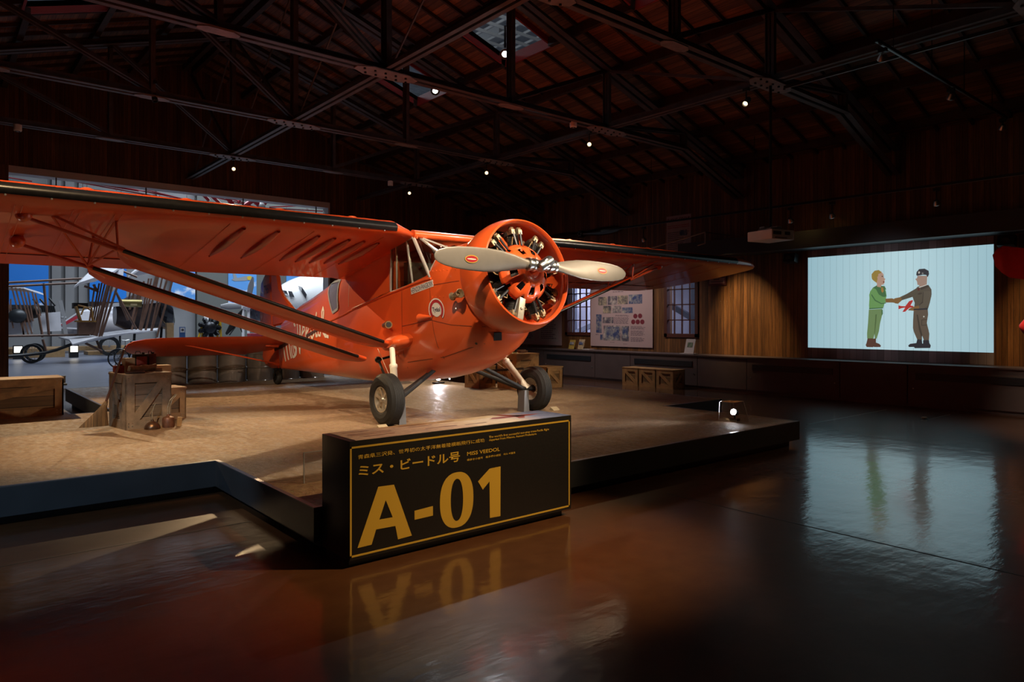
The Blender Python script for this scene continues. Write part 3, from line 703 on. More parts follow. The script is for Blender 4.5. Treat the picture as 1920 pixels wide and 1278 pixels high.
# "Miss"
for x in (531, 536.5, 542): stroke(.075, (x-.5, 638+(x-531)*-.25), (x+1.5, 660), (x+2.5, 677-(x-531)*.5))
stroke(.05, (530, 640), (534, 636), (539, 643)); stroke(.05, (536, 640), (539.5, 634), (543, 642))
stroke(.06, (546, 648), (546.5, 660), (547.5, 670)); stroke(.05, (549, 640), (549.5, 652), (551, 668), (547, 669))
stroke(.05, (551, 648), (554.5, 655), (552, 666), (548.5, 669)); stroke(.05, (553, 647), (556, 653), (554.5, 663), (551, 667))
# "Veedol"
stroke(.05, (553.5, 611), (550.5, 607), (552, 601), (555.5, 601), (557.5, 610), (560, 640), (561, 663)); stroke(.075, (561, 663), (563.5, 640), (563, 615), (561.5, 600)); stroke(.04, (561.5, 600), (564, 604))
for x in (568, 575): stroke(.04, (x-1.5, 627), (x+3.5, 618), (x+3, 611), (x, 613), (x-1.5, 627), (x, 637), (x+3, 637), (x+6, 629))
stroke(.045, (590, 612), (587, 608), (584, 616), (583.5, 630), (586, 634), (589, 626), (591, 608), (593.5, 585)); stroke(.05, (593, 588), (591.5, 610), (593, 630), (596, 628))
stroke(.04, (599, 606), (596, 612), (597.5, 628), (601, 629), (602.5, 612), (600, 605), (602, 608)); stroke(.05, (604, 604), (603.5, 585), (605.5, 576), (607, 583), (606, 604), (606, 622), (610, 630), (614, 630), (616.5, 632))
stroke(.05, (606, 604), (609, 618), (612, 630))
st.build('lettering', LETW, plane, smooth=0, label='cream script name painted on the side')
cn = MB(); strip(cn, [flank(520, 655), flank(548, 637), flank(556, 632)], .07, -1, .012); strip(cn, [flank(575, 630), flank(604, 613)], .05, -1, .012); cn.build('tail_cable_cover', BLISS if False else M('cable_cover', (.06, .02, .02), .5), plane, smooth=0)
# two crew names on a pale plate, oil company roundel
def plate_text(px0, px1, body, w_, h_):
    pass
p0, n0 = side(7.66, 1.905, -1, .006); p1, n1 = side(7.17, 1.99, -1, .006)
ux = (p1-p0).normalized(); nn = n0; uy = (ux.cross(nn)); uy = uy if uy.z > 0 else -uy; L = (p1-p0).length
MB().prism([p0, p1, p1+uy*.082, p0+uy*.082], n0, .002).build('name_plate', LETW, plane, smooth=0, label='pale name strip on the nose')
text_on('HERNDON·PANGBORN', p0+uy*.008+nn*.004+ux*.01, ux, uy, L-.02, .066, LETB, plane, 'name_lettering', .012, label='dark crew names on the pale strip')
c, nn = side(7.12, 1.70, -1, .006); fy = V((0, -1, 0)); fy = (fy-nn*fy.dot(nn)).normalized(); fz = nn.cross(fy); fz = fz if fz.z > 0 else -fz
REDM = M('roundel_red', (.42, .025, .03), .4)
def disc(r0, r1, a0, a1, off, m, nm):
    k = 40; A = [a0+(a1-a0)*i/k for i in range(k+1)]; o = c+nn*off
    vs = [o+(fy*cos(a)+fz*sin(a))*r1 for a in A]+[o+(fy*cos(a)+fz*sin(a))*r0 for a in A]
    MB().add(vs, [(i, i+1, k+2+i, k+1+i) for i in range(k)]).build(nm, m, plane, smooth=0)
disc(.001, .082, 0, 2*pi, .004, LETW, 'roundel_disc'); disc(.092, .128, -.75, pi+.75, .004, REDM, 'roundel_band'); disc(.130, .146, -.75, pi+.75, .004, LETW, 'roundel_rim'); disc(.082, .092, -.75, pi+.75, .003, LETW, 'roundel_gap')
text_on('Tydol', c-fy*.072-fz*.034+nn*.008, fy, fz, .144, .070, LETB, plane, 'roundel_lettering', .02)

# --- lift struts with black boots, thin outboard tubes, jury frames
def strut(s, inn, outr, brk, ch, nm):
    """inn/outr: leading points at the fuselage and under the wing for the left side (mirrored for s = 1)"""
    f = lambda p: V((XA+s*(XA-p[0]), p[1], p[2]))
    a, b = f(inn), f(outr); k = (b-a)*brk+a; d = (k-a).normalized(); up = d.cross(AFT); up = up if up.z > 0 else -up
    rings = []; FO = [(1, 0), (.8, .030), (.5, .070), (.25, .092), (.08, .066), (.02, .034), (0, 0), (.02, -.022), (.08, -.036), (.25, -.044), (.5, -.036), (.8, -.015)]
    for t, c in ((0, ch*.55), (.04, ch*.85), (.10, ch), (.5, ch), (.93, ch), (.985, ch*.6), (1, ch*.12)):
        o = a.lerp(k, t); rings.append([o+AFT*c*x+up*y*ch*1.1 for x, y in FO])
    st_ = MB().loft(rings).build('lift_strut', ORANGE_FAB, plane, smooth=50)
    bt = MB(); rings = []
    for t in (.035, .2, .4, .6, .8, .985):
        o = a.lerp(k, t); c = ch*(1 if .08 < t < .95 else .9); rings.append([o+AFT*c*x+up*y*ch*1.1 for x, y in ((.022, .044), (.008, .030), (-.011, .004), (-.011, -.008), (.02, -.029), (.05, -.038), (.05, -.024), (.02, .0))])
    bt.loft(rings).build('strut_boot', BOOT, st_, smooth=50)
    b = a.lerp(b, 1.0); MB().tube(k-d*.05+AFT*.03, b+AFT*.03, .022, .018, 10).build('strut_tube', ORANGE_TUBE, plane)
    MB().ball(b+AFT*.03+V((0, 0, .02)), .072, 16).build('strut_fairing', ORANGE, plane)
    return k
kk = {}
for s in (-1, 1):
    kf = strut(s, (4.56, 7.86, 1.27), (.69, 7.93, 2.545), .80, .44, 'front'); kr = strut(s, (4.52, 8.46, 1.06), (.70, 8.66, 2.36), .84, .44, 'rear')
    jf = MB(); X2 = kf.x+.02*s
    wt = lambda u, y: V((XA+s*u, LE0.y, LE0.z))+AFT*y-UPN*.055
    ul = abs(X2-XA)
    for p, q in ((kf, wt(ul, .42)), (kf+V((-s*.06, 0, 0)), wt(ul+.55, .42)), (kr, wt(ul+.1, 1.05)), (kr, kf), (kr, wt(ul, .42)), (wt(ul+.55, .42), wt(ul, .42)), (wt(ul+.1, 1.05), kf), (wt(ul+.55, .42), kr)):
        jf.tube(p, q, .012, n=7)
    jf.build('jury_strut', ORANGE_TUBE, plane)
    # stub fairing on the fuselage that takes strut and undercarriage leg
    xs = XA+s*.60; xe = XA+s*.86; rings = []
    for f_, r in ((0, .10), (.4, .10), (.8, .085), (1, .05)):
        o = V((xs+(xe-xs)*f_, 7.88, 1.31-.03*f_)); rings.append([o+AFT*r*3.0*cos(2*pi*k/16)*(.9)+UPN*r*sin(2*pi*k/16)+AFT*r*.5 for k in range(16)])
    MB().loft(rings).build('strut_stub', ORANGE, plane)
    MB().path([(XA+s*.62, 7.55, 1.62), (XA+s*.68, 7.42, 1.61), (XA+s*.66, 7.2, 1.62)], [.01, .05, .01], 10).build('step_fairing', ORANGE, plane)

# --- undercarriage
def wheel(c, r, w_, s, nm='main_wheel', hub=True):
    pr = []; t = MB()
    for k in range(25):
        a = -pi*.5+pi*2*k/24*.5; pr.append((0, 0))
    prof = [(r*.50, -w_*.36), (r*.56, -w_*.46), (r*.72, -w_*.50), (r*.88, -w_*.43), (r*.965, -w_*.30)]
    for k in range(-3, 4): prof += [(r, w_*(.08*k-.028)), (r, w_*(.08*k+.022)), (r*.986, w_*(.08*k+.03)), (r*.986, w_*(.08*k+.044))]
    prof += [(r*.965, w_*.32), (r*.88, w_*.43), (r*.72, w_*.50), (r*.56, w_*.46), (r*.50, w_*.36), (r*.5, -w_*.36)]
    tr = MB().lathe(prof, c, (1, 0, 0), 56, (0, 0, 1)).build(nm, TIRE, plane, smooth=25)
    rm = MB(); o = V(c)
    rm.lathe([(r*.50, s*w_*.40), (r*.46, s*w_*.40), (r*.44, s*w_*.2), (r*.20, s*w_*.05), (r*.44, -s*w_*.2), (r*.50, -s*w_*.38)], c, (1, 0, 0), 40, (0, 0, 1))
    rm.lathe([(.001, s*w_*.42), (r*.09, s*w_*.42), (r*.11, s*w_*.30), (r*.16, s*w_*.2), (r*.18, -s*w_*.1)], c, (1, 0, 0), 20, (0, 0, 1))
    for k in range(6):
        a = 2*pi*k/6+.3; q = V((0, cos(a), sin(a))); rm.bar(o+V((s*w_*.24, 0, 0))+q*r*.1, o+V((s*w_*.33, 0, 0))+q*r*.45, r*.10, .02, (1, 0, 0))
    rm.build('wheel_rim', M('wheel_alloy_%d' % s, (.62, .56, .46), .35, .8, vary=.2), tr)
    return tr
wheel((4.28, 7.50, PZ+.313), .313, .21, -1); wheel((6.60, 7.42, PZ+.311), .311, .21, 1)
for s, wx, wy in ((-1, 4.40, 7.50), (1, 6.47, 7.42)):
    ax = V((wx, wy, PZ+.313))
    tp = V((XA+s*.83, 7.84, 1.22)); d = (tp-ax)
    l = MB(); l.tube(ax, ax+d*.62, .046, .046, 16); l.tube(ax+d*.58, tp, .036, .036, 16); l.lathe([(.046, 0), (.052, .01), (.052, .04), (.036, .05)], ax+d*.60, d, 16); l.build('oleo_leg', CREAM, plane, label='cream telescopic undercarriage leg')
    k = MB()
    for dy in (0, .16): k.path([ax+V((-s*.02, dy*.3, 0)), ax+V((-s*.10, dy*.5, .02)), V((XA+s*.28, 7.55+dy, 1.0 if dy == 0 else .93))], [.028, .030, .026], 10)
    q = V((XA+s*.28, 7.55, .99)); k.box(q, (.13, .12, .04), Matrix.Rotation(.4*s, 3, 'Y')); k.build('axle_strut', BLACK, plane, label='black axle strut')
    MB().tube(ax+V((s*.14, 0, 0)), ax-V((s*.05, 0, 0)), .03, n=12).build('axle', BLACK, plane)
    st_ = MB(); st_.path([V((XA+s*.80, 8.25, 1.06)), V((XA+s*.84, 8.0, .85)), ax+V((0, .08, .28))], .018, 8); st_.tube((XA+s*.62, 8.1, 1.12), (XA+s*.80, 8.22, 1.06), .016, n=8); st_.ball((XA+s*.82, 8.22, 1.06), .045, 10); st_.build('radius_rod', ENGDK, plane)
    MB().tube((XA+s*.78, 8.3, 1.2), (wx-s*.11*-1 if False else wx+s*.0, wy-.06, PZ+.36), .0035, n=5).build('brake_cable', CREAM, plane)
# tail wheel
MB().lathe([(.06, -.045), (.11, -.055), (.14, -.03), (.145, 0), (.14, .03), (.11, .055), (.06, .045), (.06, -.045)], (XA+.02, 13.82, PZ+.145), (1, 0, 0), 32).build('tail_wheel', TIRE, plane)
k = MB(); k.tube((XA+.02, 13.82, PZ+.145), (XA+.02, 13.70, .64), .022); k.box((XA+.02, 13.80, PZ+.31), (.13, .05, .04)); k.tube((XA-.06, 13.82, PZ+.145), (XA-.05, 13.8, PZ+.31), .014); k.tube((XA+.10, 13.82, PZ+.145), (XA+.09, 13.8, PZ+.31), .014); k.build('tail_wheel_fork', BLACK, plane)

# --- tail surfaces
def slabpoly(px, th, nm, mat):
    pts = [PX(*p, X=XA) for p in px]; c = sum(pts, V())/len(pts); mb = MB(); r0 = [V((XA-th/2, p.y, p.z)) for p in pts]; r1 = [V((XA+th/2, p.y, p.z)) for p in pts]
    i0 = [V((XA-th*.5, c.y+(p.y-c.y)*.9, c.z+(p.z-c.z)*.95)) for p in pts]; o_ = [V((XA, p.y, p.z)) for p in pts]
    rings = [[V((XA-th/2, c.y+(p.y-c.y)*.86, c.z+(p.z-c.z)*.94)) for p in pts], o_, [V((XA+th/2, c.y+(p.y-c.y)*.86, c.z+(p.z-c.z)*.94)) for p in pts]]
    return mb.loft(rings, True, True).build(nm, mat, plane, smooth=30)
rud = slabpoly([(499, 511), (509, 514), (511, 545), (512, 590), (516, 618), (524, 640), (524, 690), (510, 690), (499, 685), (494.5, 672), (496, 642), (491, 622), (488.5, 598), (488, 562), (491, 528)], .07, 'rudder', ORANGE_FAB)
slabpoly([(510, 514), (521, 515), (525, 540), (534, 556), (556, 582), (545, 605), (513, 612), (511, 560)], .08, 'tail_fin', ORANGE_FAB)
q = PX(499, 549, X=XA); e_ = PX(516, 541, X=XA)
text_on('796W', (XA-.042, q.y, q.z-.05), (0, e_.y-q.y, e_.z-q.z), (0, .1, 1), .42, .20, M('registration_violet', (.07, .03, .13), .5), plane, 'registration', .02)
for s in (-1, 1):
    tl = lambda u, y: V((XA+s*u, 12.9, 1.295))+V((0, cos(radians(18)), -sin(radians(18))))*y
    sts = [(.10, 0, .95), (.55, 0, 1.22), (1.2, 0, 1.22), (1.9, .0, 1.22), (2.3, .03, 1.16), (2.55, .10, .95), (2.72, .22, .62), (2.78, .38, .28)]; rings = []
    for u, y0, ch in sts:
        a2 = radians(18); dn = V((0, sin(a2), cos(a2))); th = .045*min(1, ch)
        rings.append([tl(u, y0+ch*x)+dn*th*t for x, t in ((1, 0), (.8, .4), (.4, 1), (.1, .8), (0, 0), (.1, -.8), (.4, -1), (.8, -.4))])
    tp_ = MB().loft(rings).build('tailplane', ORANGE_FAB, plane, smooth=50)
    MB().tube(tl(1.9, .35)+V((0, 0, -.03)), (XA+s*.03, 13.6, .72), .014, n=8).build('tailplane_strut', ORANGE_TUBE, plane)
    MB().tube(tl(.2, .45)+V((0, -.1, -.06)), tl(.45, .45)+V((0, -.1, -.05)), .03, .012, n=8).build('elevator_horn', ORANGE_TUBE, plane)

# --- small fittings on the nose
p, nn = side(6.62, 1.86, -1, 0)
vt = MB(); c1 = V((XA-.70, 6.60, 1.87)); vt.lathe([(.055, -.07), (.042, -.03), (.036, .01), (.03, .05), (.05, .09), (.045, .09), (.026, .05), (.032, .01), (.038, -.03), (.05, -.07), (.055, -.07)], c1, AFT, 18); vt.tube(c1, p, .014); vt.tube(c1+V((.05, -.02, .01)), c1+V((.17, -.06, .02)), .02, .028, 10)
vt.build('venturi_tube', BRONZE, plane)
p, nn = side(8.2, 1.50, -1, 0); e1 = p+V((-.10, -.1, .02))
ex = MB(); ex.path([p+V((.04, .1, .02)), p+V((-.06, .05, .01)), e1], .038, 12, False); ex.lathe([(.040, 0), (.05, .0), (.05, .06), (.036, .06), (.034, .0)], e1, V((-.3, -1, 0)), 14); ex.build('exhaust_stub', M('exhaust_brass', (.30, .18, .08), .35, .8, vary=.3), plane)
MB().lathe([(.001, .012), (.034, .012), (.034, .0)], e1+V((-.012, -.045, 0)), V((-.3, -1, 0)), 14).build('exhaust_bore', BLACK, plane)
for y, z in ((6.85, 2.28), (6.86, 2.22), (6.68, 1.30)):
    p, nn = side(y, z, -1, .002); mb = MB(); t1 = nn.orthogonal().normalized(); t2 = nn.cross(t1); mb.prism([p+(t1*cos(2*pi*k/16)+t2*sin(2*pi*k/16))*.017 for k in range(16)], nn, .003); mb.build('drain_hole', BLACK, plane, smooth=0)
# black flap under the cowl
hit, nrm, i_, d_ = BV.ray_cast(V((0, 0, EYE)), (PX(933, 630, Y=6.6)-V((0, 0, EYE))).normalized())
if hit is not None:
    nrm = nrm if nrm.dot(V((0, 0, EYE))-hit) > 0 else -nrm; t1 = nrm.cross(V((0, 0, 1))).normalized(); t2 = nrm.cross(t1); t2 = t2 if t2.z > 0 else -t2
    MB().prism([hit+nrm*.004+t1*a*.055+t2*b*.055 for a, b in ((-1.1, -.9), (.8, -1.0), (1.1, .9), (-.7, 1.0))], nrm, .008).build('cooling_outlet', BLACK, plane, smooth=0)
# ------------------------------------------------------------------ sign plinth A-01
KY = 4.03; kz0, kz1 = .05, .802; kx0, kx1 = 2.035, 3.985; KB = KY+.40
kio = thing('sign_plinth', ((kx0+kx1)/2, KY+.2, 0), 'black box-shaped sign plinth with big yellow lettering in front of the platform', 'information sign')
MB().b2((kx0, KY, kz0), (kx1, KB, kz1)).build('plinth_body', KIOSK, kio, bevel=.003)
MB().b2((kx0+.02, KY+.05, 0), (kx1-.06, KB-.02, kz0)).build('plinth_base', BLACK, kio, smooth=0)
# printed map on the top face
t = NT('printed_map'); sx = t.n('ShaderNodeSeparateXYZ'); t.l(t.pos(), sx.inputs[0]); nz = t.noise(t.pos((3, 6, 1)), 3, 6, .7); n2 = t.noise(t.pos((30, 60, 1)), 2, 2)
f = t.math('MULTIPLY', t.math('SUBTRACT', sx.outputs[0], kx0), 1/(kx1-kx0))
c = t.ramp(f, (0, (.40, .28, .21)), (.35, (.46, .33, .23)), (.52, (.66, .58, .50)), (.72, (.72, .70, .68)), (.86, (.22, .32, .62)), (1, (.10, .18, .48)))
c = t.mix(.5, c, t.ramp(nz, (.4, (.20, .13, .10)), (.62, (.62, .52, .42))), 'OVERLAY'); t.base(c); t.set(Roughness=.55)
top = MB().b2((kx0+.045, KY+.006, kz1), (kx1-.006, KB-.006, kz1+.002)).build('top_print', t.mat, kio, smooth=0, label='sepia to blue printed map on the top of the sign plinth')
mb = MB(); z = kz1+.0025
def flat(mb, pts): mb.face([V((kx0+a*(kx1-kx0), KY+b*(KB-KY), z)) for a, b in pts])
flat(mb, [(.66, .55), (.70, .70), (.86, .66), (.93, .58), (.86, .50), (.70, .48)]); flat(mb, [(.74, .95), (.78, .95), (.84, .55), (.80, .30), (.77, .30), (.79, .55)])
mb.build('printed_aeroplane', M('print_red', (.25, .05, .04), .35), top, smooth=0, label='small red aeroplane printed on the map')
mb = MB()
for i, (a, b, L) in enumerate(((.05, .75, .10), (.05, .55, .17), (.05, .42, .15), (.08, .25, .12), (.28, .8, .12), (.3, .62, .10), (.33, .3, .14), (.45, .8, .08), (.5, .25, .1))): flat(mb, [(a, b), (a+L, b), (a+L, b+.05), (a, b+.05)])
mb.build('printed_lines', M('print_sepia', (.13, .07, .05), .35), top, smooth=0)
# yellow border and lettering on the front
yf = KY-.0015
def KP(px, py): p = PX(px, py, Y=KY); return (p.x, p.z)
b0 = KP(656, 1046); b1 = KP(1068, 786); x0, z0, x1, z1 = b0[0]+.0, b0[1], b1[0], kz1-.035
bd = MB(); bw = .012
for a, b in (((x0, z0), (x1, z0+bw)), ((x0, z1-bw), (x1, z1)), ((x0, z0), (x0+bw, z1)), ((x1-bw, z0), (x1, z1))): bd.b2((a[0], yf, a[1]), (b[0], KY, b[1]))
bd.build('yellow_border', YELLOW, kio, smooth=0)
def ktext(body, l, b, r, t_, bold=0, gap=1.0):
    """l: px of left edge with its bottom y, r: px of right edge with its top y"""
    a = KP(l, b); e = KP(r, t_); text_on(body, (a[0], KY-.002, a[1]), (1, 0, 0), (0, 0, 1), e[0]-a[0], e[1]-a[1], YELLOW, kio, 'lettering', bold, gap, label='yellow lettering on the front of the plinth')
ktext('青森県三沢発、世界初の太平洋無着陸横断飛行に成功', 671, 861, 908, 821, .006)
ktext('ミス・ビードル号', 672, 894, 862, 845, .02)
ktext('MISS VEEDOL', 875.5, 854, 937, 838, .015)
ktext('維多尔小姐号　維多爾小姐號　미스 비돌호', 875.5, 864, 966, 846, .012)
ktext("The world's first successful non-stop trans-Pacific flight\ndeparted from Misawa, Aomori Prefecture.", 916.5, 828, 1029, 802, .014, 1.0)
def poly_on_front(pts): return [V((*KP(*pts[0]),)) for _ in ()]
lt = MB(); fy_ = KY-.002
def kpoly(pts): lt.face([V((x, fy_, z)) for x, z in (KP(*p) for p in pts)])
def flush(ch):
    global lt
    lt.build('code_character', YELLOW, kio, smooth=0, label='huge yellow character %s on the front of the plinth' % ch); lt = MB()
kpoly([(670, 1027), (709, 912), (723.5, 910), (723, 937), (711, 973.5), (705, 992), (696.5, 1020.5)])
kpoly([(723.5, 910), (738.5, 908), (772, 1003.5), (746, 1010.5), (741, 985.5), (736, 969), (723, 937)])
kpoly([(705, 992), (711, 973.5), (736, 969), (741, 985.5)]); flush('A')
kpoly([(777, 974), (777, 957), (811.5, 948), (811.5, 966)]); flush('-')
kpoly([(896, 902), (917.7, 878), (938.3, 873.8), (938, 967), (918.3, 970.5), (917.5, 902), (905, 917.5)]); flush('1')
cO = KP(856.5, 936.5); hx = (KP(887.8, 936)[0]-KP(825.2, 936)[0])/2; hz = (KP(856, 884.5)[1]-KP(856, 988)[1])/2
def se(a, rx, rz, e=2.35): return V((cO[0]+rx*half(cos(a), 2/e), fy_, cO[1]+rz*half(sin(a), 2/e)))
k = 64; o_ = [se(2*pi*i/k, hx, hz) for i in range(k)]; i_ = [se(2*pi*i/k, hx*.37, hz*.76, 2.2) for i in range(k)]
lt.add(o_+i_, [(i, (i+1) % k, k+(i+1) % k, k+i) for i in range(k)]); flush('0')

# ------------------------------------------------------------------ acrylic stand left of the plinth, shaded floodlight on the platform
a = thing('acrylic_stand', (2.12, 4.66, PZ), 'thin clear acrylic guard standing on the platform edge left of the black sign plinth', 'acrylic stand')
P0 = PX(574, 905, z=PZ); P1 = PX(590, 908, z=PZ); h_ = .24
MB().b2((P0.x-.02, P0.y-.004, PZ), (P0.x+.25, P0.y+.002, PZ+h_)).build('guard_sheet', ACRYL, a, smooth=0)
m = MB(); m.b2((P0.x-.022, P0.y-.006, PZ), (P0.x-.014, P0.y+.004, PZ+h_)); m.b2((P0.x-.02, P0.y-.005, PZ+h_-.006), (P0.x+.25, P0.y+.003, PZ+h_)); m.build('polished_edge', M('acrylic_edge', (.30, .30, .31), .3), a, smooth=0)
BULB = EM('lamp_white', (1, 1, 1), 60); BULBW = EM('lamp_warm', (1, .72, .40), 2.6)
ga = PX(1355, 786, z=PZ); hood = thing('hooded_floodlight', (7.78, 4.97, PZ), 'small floodlight glowing inside a clear acrylic hood at the right end of the platform', 'floodlight')
q = V((7.78, 4.97, PZ)); w2, d2, hh = .135, .13, .25
tp = [(-w2*.86, d2, hh), (w2*.86, d2, hh), (w2*.86, -d2*.5, hh), (-w2*.86, -d2*.5, hh)]; bt = [(-w2, d2, 0), (w2, d2, 0), (w2, -d2, 0), (-w2, -d2, 0)]
hd = MB(); hd.add([q+V(p) for p in bt+tp], [(0, 1, 5, 4), (1, 2, 6, 5), (2, 3, 7, 6), (3, 0, 4, 7), (4, 5, 6, 7)])
hd.build('acrylic_hood', ACRYL, hood, smooth=0)
ed = MB()
for i in range(4): ed.tube(q+V(bt[i]), q+V(tp[i]), .002, n=4); ed.tube(q+V(tp[i]), q+V(tp[(i+1) % 4]), .002, n=4)
ed.build('hood_edge', bpy.data.materials['acrylic_edge'], hood, smooth=0)
lb = MB(); lb.box(q+V((.02, 0, .02)), (.12, .07, .035)); lb.tube(q+V((.02, 0, .03)), q+V((.02, 0, .075)), .012); ax_ = V((-1, -.12, .30)).normalized(); lb.lathe([(.001, -.07), (.03, -.07), (.04, -.03), (.044, .03), (.040, .03), (.034, -.02), (.001, -.02)], q+V((.01, 0, .115)), ax_, 18)
lb.build('lamp_head', BLACK, hood)
MB().lathe([(.001, .026), (.036, .026), (.036, .02), (.001, .02)], q+V((.01, 0, .115)), ax_, 18).build('lamp_lens', BULB, hood)
spot('hooded_flood', tuple(q+V((.01, 0, .115))+ax_*.05), (5.0, 7.0, 1.9), 170, (.95, .95, 1), 75, .6, .03)
fl = thing('floor_floodlight', (8.15, 11.9, PZ), 'bright white floor spotlight behind the undercarriage of the aeroplane', 'floodlight')
q = PX(822, 712, z=PZ+.1); q = V((8.15, 12.05, PZ+.13)); q = PX(822, 712, Y=11.9); q.z = max(q.z, PZ+.1)
fl.location = (q.x, q.y, PZ); ORG[fl.name] = V((q.x, q.y, PZ))
m = MB(); m.box((q.x, q.y, PZ+.015), (.22, .12, .03)); m.tube((q.x, q.y, PZ+.03), (q.x, q.y, q.z-.03), .012); dn = V((-.55, -.8, .15)).normalized(); m.lathe([(.001, -.1), (.04, -.1), (.055, .0), (.05, .0), (.001, -.02)], q, dn, 16); m.build('lamp_body', BLACK, fl)
MB().lathe([(.001, -.004), (.05, -.004), (.05, -.012), (.001, -.012)], q, dn, 16).build('lamp_lens', BULB, fl)
m = MB(); m.b2((q.x+.14, q.y-.25, PZ), (q.x+.148, q.y+.1, PZ+.22)); m.b2((q.x-.35, q.y-.25, PZ), (q.x-.342, q.y+.1, PZ+.16)); m.build('glare_guard', ACRYL, fl, smooth=0)
spot('floor_flood', tuple(q+dn*.03), (6.2, 7.5, 1.2), 60, (.95, .95, 1), 90, .8, .03)
CF2C = M('chock_wood', (.42, .33, .2), .6)
# grey supports under the axles and pale chocks
for px_, wx, wy, lb_ in ((0, 4.45, 7.48, 'thin grey support plate under the left axle of the aeroplane'), (1, 6.40, 7.42, 'grey tapered support stand under the axle beside the right wheel')):
    MB().prism([(wx-.05, wy-.07, PZ), (wx+.05, wy-.07, PZ), (wx+.035, wy-.07, PZ+.30), (wx-.035, wy-.07, PZ+.30)], (0, 1, 0), .14).build('axle_stand', M('stand_grey_%d' % px_, (.16, .16, .16), .4, .3), smooth=0, label=lb_, category='support stand')
for c_, lb_ in (((4.10, 7.20, PZ), 'pale wooden chock in front of the left main wheel'), ((6.85, 7.18, PZ), 'pale wooden chock in front of the right main wheel')):
    x, y, z = c_; MB().prism([(x-.06, y+.03, z), (x-.06, y+.12, z), (x-.06, y+.11, z+.045), (x-.06, y+.06, z+.02)], (1, 0, 0), .12).build('wheel_chock', CF2C, smooth=0, label=lb_, category='wheel chock')

# ------------------------------------------------------------------ crates, barrels, broom and cans
def cratewood(nm, c0, c1): return WOOD(nm, c0, c1, .13, 2, 0, .55, .05, obj=True, bump=.3)
CW1 = cratewood('crate_boards_grey', (.13, .085, .05), (.30, .21, .13)); CF1 = M('crate_frame_grey', (.26, .18, .11), .55, vary=.3, scale=12)
CW2 = cratewood('crate_boards_tan', (.16, .085, .03), (.36, .21, .085)); CF2 = M('crate_frame_tan', (.36, .20, .075), .5, vary=.25, scale=10)
CW3 = cratewood('crate_boards_brown', (.10, .05, .02), (.24, .13, .05)); CF3 = M('crate_frame_brown', (.25, .13, .05), .55, vary=.3, scale=10)
NAILM = M('nail_steel', (.5, .48, .44), .35, .9)
def crate(loc, size, rz, label, group=None, wood=CW2, frame=CF2, z='left', diag=True, open_side=False, name='wooden_crate'):
    w_, d_, h_ = size; t_ = thing(name, loc, label, 'crate', group); e = .018; R_ = []
    m = MB()
    m.box(V(loc)+V((0, 0, h_/2)), (w_-2*e, d_-2*e, h_-.02)); body = m.build('crate_boards', wood, t_, smooth=0); R_.append(body)
    f = MB(); b = min(.11, .2*min(w_, h_))
    o = V(loc)
    for s in (-1, 1):      # frames on front/back
        y = s*(d_/2-e/2)
        for sx_ in (-1, 1): f.box(o+V((sx_*(w_/2-b/2), y, h_/2)), (b, e, h_))
        for zz in (b/2, h_-b/2): f.box(o+V((0, y, zz)), (w_-2*b, e, b))
        if diag:
            p, q_ = V((-w_/2+b, y, b)), V((w_/2-b, y, h_-b))
            if z == 'right': p.x, q_.x = q_.x, p.x
            f.bar(o+p, o+q_, e*.95, b*.9, (0, 1, 0)) if False else f.bar(o+p, o+q_, b*.85, e*.9, (0, 1, 0))
        x = s*(w_/2-e/2)
        for sy_ in (-1, 1): f.box(o+V((x, sy_*(d_/2-b/2), h_/2)), (e, b, h_))
        for zz in (b/2, h_-b/2): f.box(o+V((x, 0, zz)), (e, d_-2*b, b))
        f.bar(o+V((x, -d_/2+b, b)), o+V((x, d_/2-b, h_-b)), b*.8, e*.9, (1, 0, 0))
    f.build('crate_frame', frame, t_, smooth=0)
    l = MB(); l.box(o+V((0, 0, h_-.006)), (w_+.012, d_+.012, .022)); l.build('crate_lid', frame, t_, smooth=0)
    n_ = MB()
    for s in (-1, 1):
        for zz in (b*.35, b*.7, h_-b*.7, h_-b*.35):
            for xx in (.35, .75): n_.ball(o+V((s*(w_/2-b*xx), -d_/2-.001, zz)), .006, 6)
    n_.build('nail_heads', NAILM, t_, kind='stuff')
    t_.rotation_euler.z = rz; return t_
crate((1.97, 9.36, PZ), (.52, .50, .64), radians(9), 'tall grey-brown wooden crate with cans on top beside the broom', None, CW1, CF1)
crate((2.36, 9.93, PZ), (.42, .42, .40), radians(6), 'low tan wooden crate just behind the can-topped crate', None, CW2, CF2)
m = MB().b2((2.22, 9.86, PZ+.403), (2.44, 10.05, PZ+.69)); m.build('plywood_box', M('plywood_pale', (.42, .27, .12), .5, vary=.15), smooth=0, bevel=.004, label='upright pale plywood box on the low tan crate behind the cans', category='box')
crate((.535, 11.42, PZ), (1.75, .56, .50), 0, 'long low brown wooden crate at the left edge of the platform', None, CW3, CF3)
